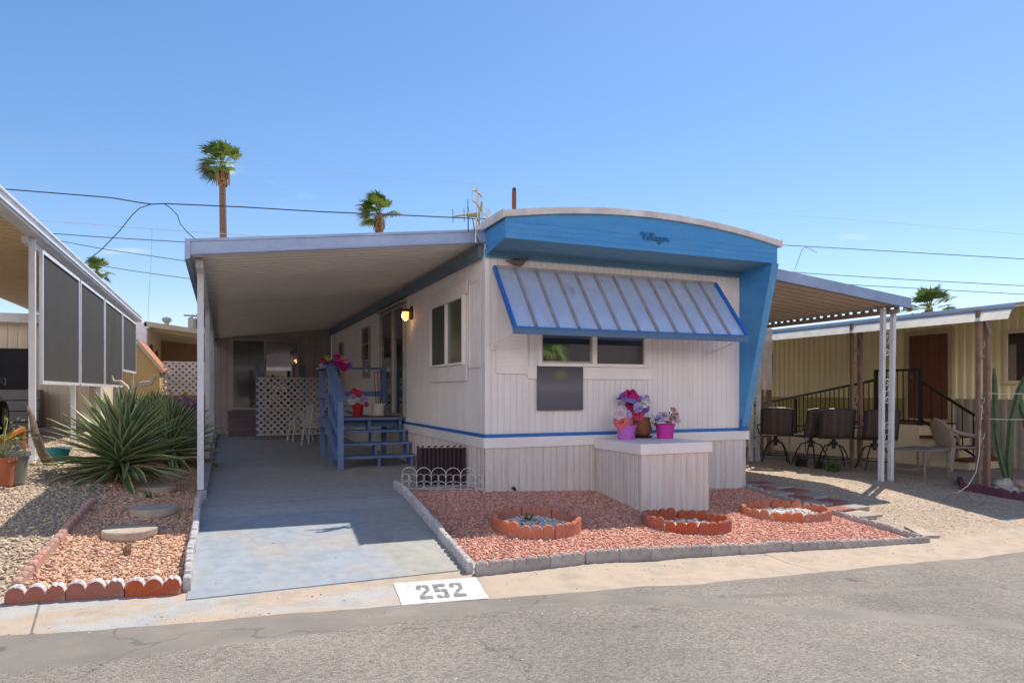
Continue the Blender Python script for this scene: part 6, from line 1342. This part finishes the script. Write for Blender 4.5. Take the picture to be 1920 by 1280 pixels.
# bar stools
def stool(loc, rz, label):
    t = thing('bar_stool', label, 'bar stool', loc, rz, 'brown swivel patio stools along the ramp')
    mb = MB(); n = 8
    for j in range(n+1):
        z = 0.66+0.56*j/n; yy = 0.24+0.10*(j/n)+0.02*sin(pi*j/n)
        for i in range(7): a = -1+2*i/6; mb.v.append((0.27*a, yy+0.05*(1-a*a), z+0.025*(1-a*a)*(j/n)))
    for j in range(n):
        for i in range(6): q = j*7+i; mb.f.append((q, q+1, q+8, q+7)); mb.mi.append(0)
    o = mb.build('backrest', SLING, t, smooth=True); md = o.modifiers.new('s', 'SOLIDIFY'); md.thickness = 0.012
    mb = MB(); mb.tube([(-0.28, 0.22, 0.62), (-0.28, 0.30, 0.95), (-0.28, 0.35, 1.22), (-0.15, 0.39, 1.245), (0, 0.40, 1.25), (0.15, 0.39, 1.245), (0.28, 0.35, 1.22), (0.28, 0.30, 0.95), (0.28, 0.22, 0.62)], 0.014, 6); mb.build('back_frame', BLACK, t)
    mb = MB(); mb.box(-0.27, -0.24, 0.62, 0.27, 0.25, 0.65); mb.build('seat', SLING, t, bevel=0.01)
    for s_ in (-1, 1):
        mb = MB(); mb.tube([(0.28*s_, 0.29, 0.90), (0.31*s_, 0.12, 0.86), (0.32*s_, -0.16, 0.85), (0.31*s_, -0.24, 0.79), (0.28*s_, -0.22, 0.64)], 0.014, 6); mb.build('armrest', BLACK, t)
    mb = MB(); mb.tube([(0, 0, 0.40), (0, 0, 0.62)], 0.035, 8); mb.tube([(0, 0, 0.50), (0, 0, 0.54)], 0.07, 8); mb.build('swivel', BLACK, t)
    for k in range(4):
        a = pi/4+k*pi/2; mb = MB(); mb.tube([(0.03*cos(a), 0.03*sin(a), 0.50), (0.17*cos(a), 0.17*sin(a), 0.46), (0.25*cos(a), 0.25*sin(a), 0.30), (0.34*cos(a), 0.34*sin(a), 0.0)], 0.014, 6); mb.build('leg', BLACK, t)
    mb = MB(); mb.tube([(0.27*cos(a), 0.27*sin(a), 0.20) for a in np.linspace(0, 2*pi, 20)], 0.011, 5); mb.build('foot_ring', BLACK, t)
    return t
def pz(px, py): q = PZ(px, py, -0.14); return (q.x, q.y, -0.14)
s0 = stool(pz(1454, 868), 2.45, 'brown mesh swivel stool farthest left, beside the small side table')
dup(s0, pz(1520, 872), 2.9, 'second brown mesh swivel stool from the left, closest to its neighbour')
dup(s0, pz(1563, 876), 2.5, 'third brown mesh swivel stool from the left, angled right')
dup(s0, pz(1640, 880), 2.6, 'brown mesh swivel stool just left of the white scroll posts')
s0.scale = (1, 1, 0.86)
for o_ in list(bpy.data.objects):
    if o_.name.startswith('bar_stool'): o_.scale = (1, 1, 0.86)
t = thing('side_table', 'small square glass side table between the left patio stools', 'table', pz(1480, 862)); TZ = 0.70
mb = MB(); mb.box(-0.22, -0.22, 0.69, 0.22, 0.22, 0.71); mb.build('table_top', mat('smoke_glass', (0.10, 0.10, 0.10), 0.1), t)
for sx_, sy in ((-1, -1), (1, -1), (-1, 1), (1, 1)): mb = MB(); mb.tube([(0.2*sx_, 0.2*sy, 0.69), (0.22*sx_, 0.22*sy, 0)], 0.012, 6); mb.build('leg', STRAP, t)
q = t.location; mb = MB(); mb.lathe([(0.07, 0), (0.08, 0.12), (0.08, 0.13), (0.01, 0.13)], 16); tb = mb.build('tub', WPLAS, None); tb.location = (q.x-0.05, q.y, q.z+0.711); tag(tb, 'white round tub standing on the glass side table', 'container')
mb = MB(); mb.lathe([(0.05, 0), (0.05, 0.06), (0.035, 0.065), (0.01, 0.065)], 12); tb = mb.build('cup', mat('navy', (0.02, 0.03, 0.18), 0.4), None); tb.location = (q.x-0.05, q.y, q.z+0.842); tag(tb, 'small navy blue cup on top of the white tub', 'cup')
# rectangular coffee table
t = thing('coffee_table', 'low grey metal patio table with slatted top beside the beige chair', 'table', (*pz(1727, 892)[:2], -0.14), 0.15)
GM = mat('weathered_metal', (0.16, 0.145, 0.13), 0.6, (0.22, 0.20, 0.18), 9)
mb = MB()
for i in range(9): mb.box(-0.38, -0.26+i*0.058, 0.44, 0.38, -0.26+i*0.058+0.045, 0.455)
mb.box(-0.40, -0.28, 0.425, 0.40, -0.262, 0.46); mb.box(-0.40, 0.262, 0.425, 0.40, 0.28, 0.46); mb.box(-0.40, -0.262, 0.425, -0.382, 0.262, 0.46); mb.box(0.382, -0.262, 0.425, 0.40, 0.262, 0.46); mb.build('table_top', GM, t)
for sx_, sy in ((-1, -1), (1, -1), (-1, 1), (1, 1)):
    mb = MB(); mb.tube([(0.36*sx_, 0.24*sy, 0.425), (0.36*sx_, 0.24*sy, 0)], 0.016, 7)
    for zz in (0.12, 0.24, 0.37): mb.tube([(0.36*sx_, 0.24*sy, zz), (0.36*sx_, 0.24*sy, zz+0.02)], 0.024, 7)
    mb.build('leg', GM, t)
mb = MB(); mb.bar((-0.36, 0, 0.13), (0.36, 0, 0.13), 0.02, 0.02); mb.bar((-0.36, -0.24, 0.13), (-0.36, 0.24, 0.13), 0.02, 0.02); mb.bar((0.36, -0.24, 0.13), (0.36, 0.24, 0.13), 0.02, 0.02); mb.build('stretcher', GM, t)
# beige plastic armchair
t = thing('plastic_armchair', 'beige moulded plastic armchair with high rounded back at the right patio', 'chair', (*pz(1790, 880)[:2], -0.14), 1.25)
mb = MB(); n = 10; rows_ = []
for j in range(n+1):
    z = 0.40+0.52*j/n; hwid = 0.23+0.03*sin(pi*j/n)-(0.10*max(0, (j/n-0.7)/0.3)**2)
    for i in range(9): a = -1+2*i/8; zz = z-0.06*abs(a)**2*(j/n); mb.v.append((hwid*a, 0.20+0.16*j/n-0.06*abs(a)**2, zz))
for j in range(n):
    for i in range(8): q = j*9+i; mb.f.append((q, q+1, q+10, q+9)); mb.mi.append(0)
o = mb.build('backrest', BPLAS, t, smooth=True); md = o.modifiers.new('s', 'SOLIDIFY'); md.thickness = 0.02
mb = MB(); mb.box(-0.25, -0.25, 0.39, 0.25, 0.22, 0.42); mb.build('seat', BPLAS, t, bevel=0.015)
for s_ in (-1, 1):
    mb = MB(); mb.tube([(0.24*s_, 0.27, 0.74), (0.29*s_, 0.12, 0.66), (0.30*s_, -0.10, 0.62), (0.29*s_, -0.25, 0.60), (0.285*s_, -0.29, 0.52), (0.29*s_, -0.28, 0.40)], [0.03, 0.034, 0.034, 0.034, 0.03, 0.03], 8); mb.build('armrest', BPLAS, t, smooth=True)
    for sy in (-1, 1): mb = MB(); mb.tube([(0.27*s_, 0.23*sy, 0.42), (0.31*s_, 0.30*sy, 0)], [0.045, 0.03], 4); mb.build('leg', BPLAS, t)

# purple planter kerb with rocks and cactus
pk = [(1795, 905), (1800, 918), (1840, 925), (1880, 933), (1925, 940), (1990, 950)]
pts = [G(*p) for p in pk]
proto = None
for i in range(len(pts)-1):
    a, b = pts[i], pts[i+1]; d = b-a; N = max(1, round(d.length/0.33))
    for k in range(N):
        c = a.lerp(b, (k+0.5)/N)
        o = scallop_mesh(d.length/N, 0.13, 0.06, 3).build('edging_block', PURP, None) if proto is None else proto.copy()
        if proto is None: proto = o
        else: col.objects.link(o)
        o.location = (c.x, c.y, gz(c.x, c.y)+0.0); o.rotation_euler = (0, 0, math.atan2(d.y, d.x)); tag(o, 'dark purple scalloped edging block round the cactus bed', 'edging block', 'purple edging of the cactus bed')
def rock(px, py, r, m, label):
    g = G(px, py); mb = MB(); rnd = random.Random(px)
    for i in range(7):
        th = pi*i/6
        for k in range(10):
            ph = 2*pi*k/10; rr = r*rnd.uniform(0.82, 1.15); mb.v.append((rr*sin(th)*cos(ph)*1.2, rr*sin(th)*sin(ph), rr*cos(th)*0.75+r*0.5))
    for i in range(6):
        for k in range(10): mb.f.append((i*10+k, (i+1)*10+k, (i+1)*10+(k+1) % 10, i*10+(k+1) % 10)); mb.mi.append(0)
    o = mb.build('rock', m, None); o.location = g; tag(o, label, 'rock')
RKW = mat('rock_white', (0.55, 0.52, 0.50), 0.85, (0.30, 0.24, 0.20), 6, 0.5, 0.5, 20); RKB = mat('rock_brown', (0.32, 0.22, 0.17), 0.85, (0.45, 0.36, 0.30), 6, 0.5, 0.5, 20)
rock(1882, 915, 0.13, RKW, 'largest whitish rock at the foot of the cactus'); rock(1868, 922, 0.07, RKB, 'small brown rock between brown post and white rock'); rock(1898, 924, 0.08, RKW, 'small pale rock right of the largest white rock'); rock(1912, 913, 0.10, RKB, 'brown rock at the right edge of the cactus bed')
g = G(1893, 908); ct = thing('cactus', 'tall ribbed green columnar cactus in the bed at right edge', 'cactus', g)
CAC = mat('cactus_green', (0.06, 0.11, 0.055), 0.6, (0.09, 0.14, 0.07), 8)
def cact(pts, r):
    mb = MB(); n = 12; pts = [Vector(p) for p in pts]; fine = []
    for i in range(len(pts)-1):
        for k in range(4): fine.append(pts[i].lerp(pts[i+1], k/4))
    fine.append(pts[-1]); o = len(mb.v); M = len(fine)
    for i, p in enumerate(fine):
        d = (fine[min(i+1, M-1)]-fine[max(i-1, 0)]).normalized(); a = d.cross(Y_).normalized(); b = d.cross(a); rr = r*(1 if i < M-2 else (0.85 if i == M-2 else 0.35))
        for k in range(n): t = 2*pi*k/n; q = rr*(1 if k % 2 else 0.72); mb.v.append(tuple(p+(a*cos(t)+b*sin(t))*q))
    for i in range(M-1):
        for k in range(n): mb.f.append((i*n+k, i*n+(k+1) % n, (i+1)*n+(k+1) % n, (i+1)*n+k)); mb.mi.append(0)
    mb.f.append(tuple((M-1)*n+k for k in range(n))); mb.mi.append(0)
    mb.build('arm', CAC, ct)
dC = (g-CAM).dot(FW)
def cpt(px, py): return at(px, py, dC)-g
cact([cpt(1893, 912), cpt(1890, 860), cpt(1896, 790), cpt(1910, 735), cpt(1928, 700)], 0.055)
cact([cpt(1890, 912), cpt(1878, 870), cpt(1868, 820), cpt(1866, 770), cpt(1864, 690)], 0.045)
cact([cpt(1908, 740), cpt(1920, 780), cpt(1932, 830)], 0.05)
cact([cpt(1906, 745), cpt(1920, 730), cpt(1930, 690)], 0.045)
# grass clumps by the slab
for (px, py, n_, h_, lb) in ((1502, 874, 150, 0.26, 'dark green grass clump left of the pair, by the patio slab edge'), (1535, 878, 110, 0.24, 'middle dark grass clump at the slab edge'), (1562, 884, 120, 0.26, 'brighter grass clump right of the pair, nearest the street')):
    q = PZ(px, py, -0.19); tuft('grass_clump', (q.x, q.y, -0.19), n_, h_, LEAFG if px > 1550 else LEAFD, lb, 'grass clump', 1.1, 0.007)
# white cords tied to the brown post
for (z_, lb) in ((733-690, 'upper white cord tied from brown post across the cactus bed'), (0, 'lower white cord tied from brown post across the cactus bed')):
    py0 = 736 if z_ else 784; a_ = at(1834, py0, 10.7); b2 = at(1930, py0+2, 10.3); mb = MB(); mb.tube([a_, a_.lerp(b2, 0.5)-Z_*0.01, b2], 0.006, 5); mb.tube([a_-Z_*0.03+X_*0.0, a_+Z_*0.03], 0.05, 10)
    tag(mb.build('cord', WPLAS, None, world=a_), lb, 'cord')
mb = MB(); mb.tube([at(1842, 760, 10.6), at(1838, 800, 10.55), at(1836, 850, 10.5), at(1830, 885, 10.35), at(1815, 910, 10.2), at(1795, 924, 10.05), at(1785, 922, 10.1)], 0.007, 5)
tag(mb.build('cord', WPLAS, None, world=at(1842, 760, 10.6)), 'loose white cable hanging down the brown post to the ground', 'cord')

# ------------------------------------------------------------------ palms
FRN = mat('palm_frond', (0.13, 0.23, 0.035), 0.55, (0.22, 0.32, 0.06), 1.5); FRD = mat('palm_frond_dark', (0.05, 0.10, 0.025), 0.6)
def palm(px, py, d, cr, label, seed, wind=0.35, nf=40, skirt=True):
    rnd = random.Random(seed); top = at(px, py, d); base = Vector((top.x, top.y, -0.3)); t = thing('palm_tree', label, 'palm tree', base)
    H = top.z-base.z
    mb = MB(); pts = [Vector((0.03*sin(k), 0, H*k/12)) for k in range(13)]; mb.tube(pts, [0.32-0.12*k/12 if k else 0.42 for k in range(13)], 10); mb.build('trunk', TRUNK, t)
    mb = MB(); c = Vector((0, 0, H))
    W = -RT*wind
    for i in range(nf):
        el = rnd.uniform(-0.75, 1.45); az = rnd.uniform(0, 2*pi); d0 = Vector((cos(az)*cos(el), sin(az)*cos(el), sin(el)))
        d0 = (d0+W*0.6).normalized(); pl = cr*rnd.uniform(0.35, 0.55); p = c+d0*pl+W*0.1*cr; side = d0.cross(Z_); side = side.normalized() if side.length > 0.05 else X_; up = side.cross(d0)
        mb.m = 0 if rnd.random() < 0.7 else 1
        s_ = side*0.02*cr; mb.add([c-s_, c+s_, p+s_, p-s_], [(0, 1, 2, 3)])
        for k in range(17):
            a = -1.35+2.7*k/16; ld = (d0*cos(a)+side*sin(a)+up*0.12).normalized(); l_ = cr*rnd.uniform(0.42, 0.62)*(0.65+0.35*cos(a)); w_ = cr*0.03
            ps_ = ld.cross(up).normalized(); m_ = p+ld*l_*0.6; e = p+ld*l_+Vector((0, 0, -0.22*l_))+W*l_*0.35
            mb.add([p, m_-ps_*w_, e, m_+ps_*w_], [(0, 1, 2, 3)])
    mb.build('crown', [FRN, FRD], t)
    if skirt:
        mb = MB()
        for i in range(26):
            az = rnd.uniform(0, 2*pi); r_ = cr*rnd.uniform(0.08, 0.28); l_ = cr*rnd.uniform(0.4, 0.9); d0 = Vector((cos(az), sin(az), 0)); s_ = Vector((-sin(az), cos(az), 0))*cr*0.05
            a_ = c+d0*0.15+Z_*(-0.05); m_ = c+d0*r_-Z_*l_*0.4; e = c+d0*r_*0.9-Z_*l_; mb.add([a_, m_-s_, e-s_*1.6, e+s_*1.6, m_+s_], [(0, 1, 2, 3, 4)])
        mb.build('dead_fronds', STRAW, t)
    return t
palm(418, 308, 45, 1.75, 'tallest wind-blown fan palm, standing above the carport at left', 1, 0.45)
palm(712, 400, 50, 1.75, 'second fan palm, rising above the middle of the carport roof', 2, 0.35)
palm(182, 508, 75, 1.9, 'small distant fan palm seen over the white screened awning', 3, 0.0, nf=30)
palm(1742, 578, 40, 1.6, 'fan palm crown showing above the blue-edged awning roof at right', 4, 0.0, skirt=False)
# brown utility pole and transformer pole
def upole(px, py, d, r, label, tr=False):
    top = at(px, py, d); t = thing('utility_pole', label, 'utility pole', (top.x, top.y, -0.3)); H = top.z+0.3
    mb = MB(); mb.tube([(0, 0, 0), (0, 0, H)], [r*1.3, r], 10); mb.build('pole', RUST, t); mb = MB(); mb.tube([(0, 0, H), (0, 0, H+0.14)], 0.10, 8); mb.tube([(0, 0, H+0.14), (0, 0, H+0.2)], 0.05, 8); mb.build('insulator', BLACK, t)
    if tr:
        mb = MB(); mb.lathe([(0.3, -1.6), (0.36, -1.5), (0.36, -0.5), (0.3, -0.4), (0.08, -0.3), (0.06, -0.1)], 14, (-0.5, 0, H)); mb.build('transformer', STRAP, t); mb = MB(); mb.bar((-1.2, 0, H-0.2), (1.2, 0, H-0.2), 0.1, 0.12); mb.build('crossarm', RUST, t)
upole(964, 359, 34, 0.11, 'rusty brown utility pole top rising behind the white roof')
upole(372, 588, 62, 0.14, 'distant utility pole with grey transformer behind the carport posts', True)
# ------------------------------------------------------------------ overhead wires
def wire(name, pts, d, r, m, label, cat='power line'):
    q = []
    for i, p in enumerate(pts):
        dd = p[2] if len(p) > 2 else d; q.append(at(p[0], p[1], dd))
    if pts[0][0] <= 100: q.insert(0, q[0]+(q[0]-q[1]).normalized()*14)
    if pts[-1][0] >= 1900: q.append(q[-1]+(q[-1]-q[-2]).normalized()*14)
    mb = MB(); mb.tube(q, r, 5); tag(mb.build(name, m, None, world=q[0]), label, cat)
wire('power_line', [(-60, 350), (0, 354), (75, 360), (150, 366), (210, 371), (262, 380), (285, 383), (310, 382), (450, 388), (600, 397), (720, 402), (850, 408), (935, 412)], 16, 0.014, WIRE, 'thickest black overhead cable running from left edge to the antenna')
wire('power_line', [(283, 383), (262, 390), (247, 404), (225, 432), (190, 468), (152, 498), (120, 520)], 16, 0.011, WIRE, 'black drop cable slanting down left from the cable junction')
wire('power_line', [(308, 382), (322, 392), (333, 404), (338, 420), (352, 436), (368, 450)], 16, 0.010, WIRE, 'black drop cable bending down right behind the carport roof corner')
wire('power_line', [(-40, 256), (0, 259), (200, 280), (420, 302), (700, 329), (930, 349), (964, 354)], 34, 0.008, WIREG, 'faintest highest wire crossing behind the tallest palm to the brown pole')
wire('power_line', [(964, 354), (1200, 380), (1325, 393), (1600, 412), (1960, 443)], 34, 0.008, WIREG, 'thin wire sloping right from the brown pole to the right edge')
wire('power_line', [(40, 411), (200, 423), (350, 434), (500, 443)], 30, 0.013, WIREG, 'thin grey wire just above the carport roof corner at left')
wire('power_line', [(60, 435), (180, 444), (380, 456)], 22, 0.013, WIRE, 'dark wire meeting the carport fascia corner at left')
wire('power_line', [(75, 445), (200, 468), (380, 494)], 22, 0.011, WIRE, 'middle dark wire below the carport roof corner at left')
wire('power_line', [(140, 490), (250, 508), (380, 526)], 22, 0.010, WIRE, 'lowest dark wire passing behind the small distant palm')
wire('power_line', [(285, 430), (283, 500), (279, 560), (277, 615)], 26, 0.008, WIREG, 'thin vertical wire hanging down to the beige house')
wire('power_line', [(1440, 458), (1600, 467), (1960, 488)], 26, 0.014, WIRE, 'upper dark wire leaving the blue header toward the right edge')
wire('power_line', [(1430, 505), (1522, 513), (1700, 524), (1960, 538)], 26, 0.013, WIRE, 'middle dark wire above the right neighbour roof')
wire('power_line', [(1540, 530), (1616, 535), (1760, 543), (1960, 554)], 26, 0.013, WIRE, 'lowest dark wire above the right neighbour roof')
wire('power_line', [(1532, 473), (1510, 463), (1504, 468), (1497, 488), (1490, 506)], 26, 0.010, WIRE, 'short dark drop cable hanging above the right patio awning')

# ------------------------------------------------------------------ across the street (behind the camera): seen in the window glass
oh = thing('street_side_house', 'long low white mobile home across the street', 'mobile home', (2, -19, -0.3)); ol = oh.location
mb = MB(); mb.box(-9, -24, -0.3, 9, -17.5, 2.7); mb.build('wall', TAN, oh, world=ol)
mb = MB(); mb.box(-9.3, -24.3, 2.7, 9.3, -17.2, 2.95); mb.build('roof', ROOFW, oh, world=ol)
mb = MB(); [mb.box(x, -17.5, 0.9, x+1.6, -17.45, 2.0) for x in (-7, -2, 4)]; mb.build('window', GLASS, oh, world=ol)
for (x, y, h, lb) in ((8, -15.5, 3.0, 'short fan palm across the street'), (17, -22, 7.0, 'tall fan palm across the street')):
    tt = palm(960, 600, 40, 1.7, lb, int(x), 0.0); 
    kk = tt; H = tt.children if False else None
    tt.location = (x, y, h-(at(960, 600, 40).z+0.0)-0.0)
mb = MB(); n = 60; R_ = 900
for i in range(n+1):
    a = -pi+pi*i/n; h = 60+70*abs(sin(i*0.37)+0.5*sin(i*0.91+1)+0.3*sin(i*2.1)); mb.v += [(R_*cos(a), R_*sin(a), -20), (R_*1.05*cos(a), R_*1.05*sin(a), h), (R_*1.4*cos(a), R_*1.4*sin(a), -20)]
for i in range(n): mb.f += [(3*i, 3*i+3, 3*i+4, 3*i+1), (3*i+1, 3*i+4, 3*i+5, 3*i+2)]; mb.mi += [0, 0]
tag(mb.build('hills', mat('hill', (0.20, 0.16, 0.14), 0.95, (0.15, 0.13, 0.12), 0.01), None), kind='structure')
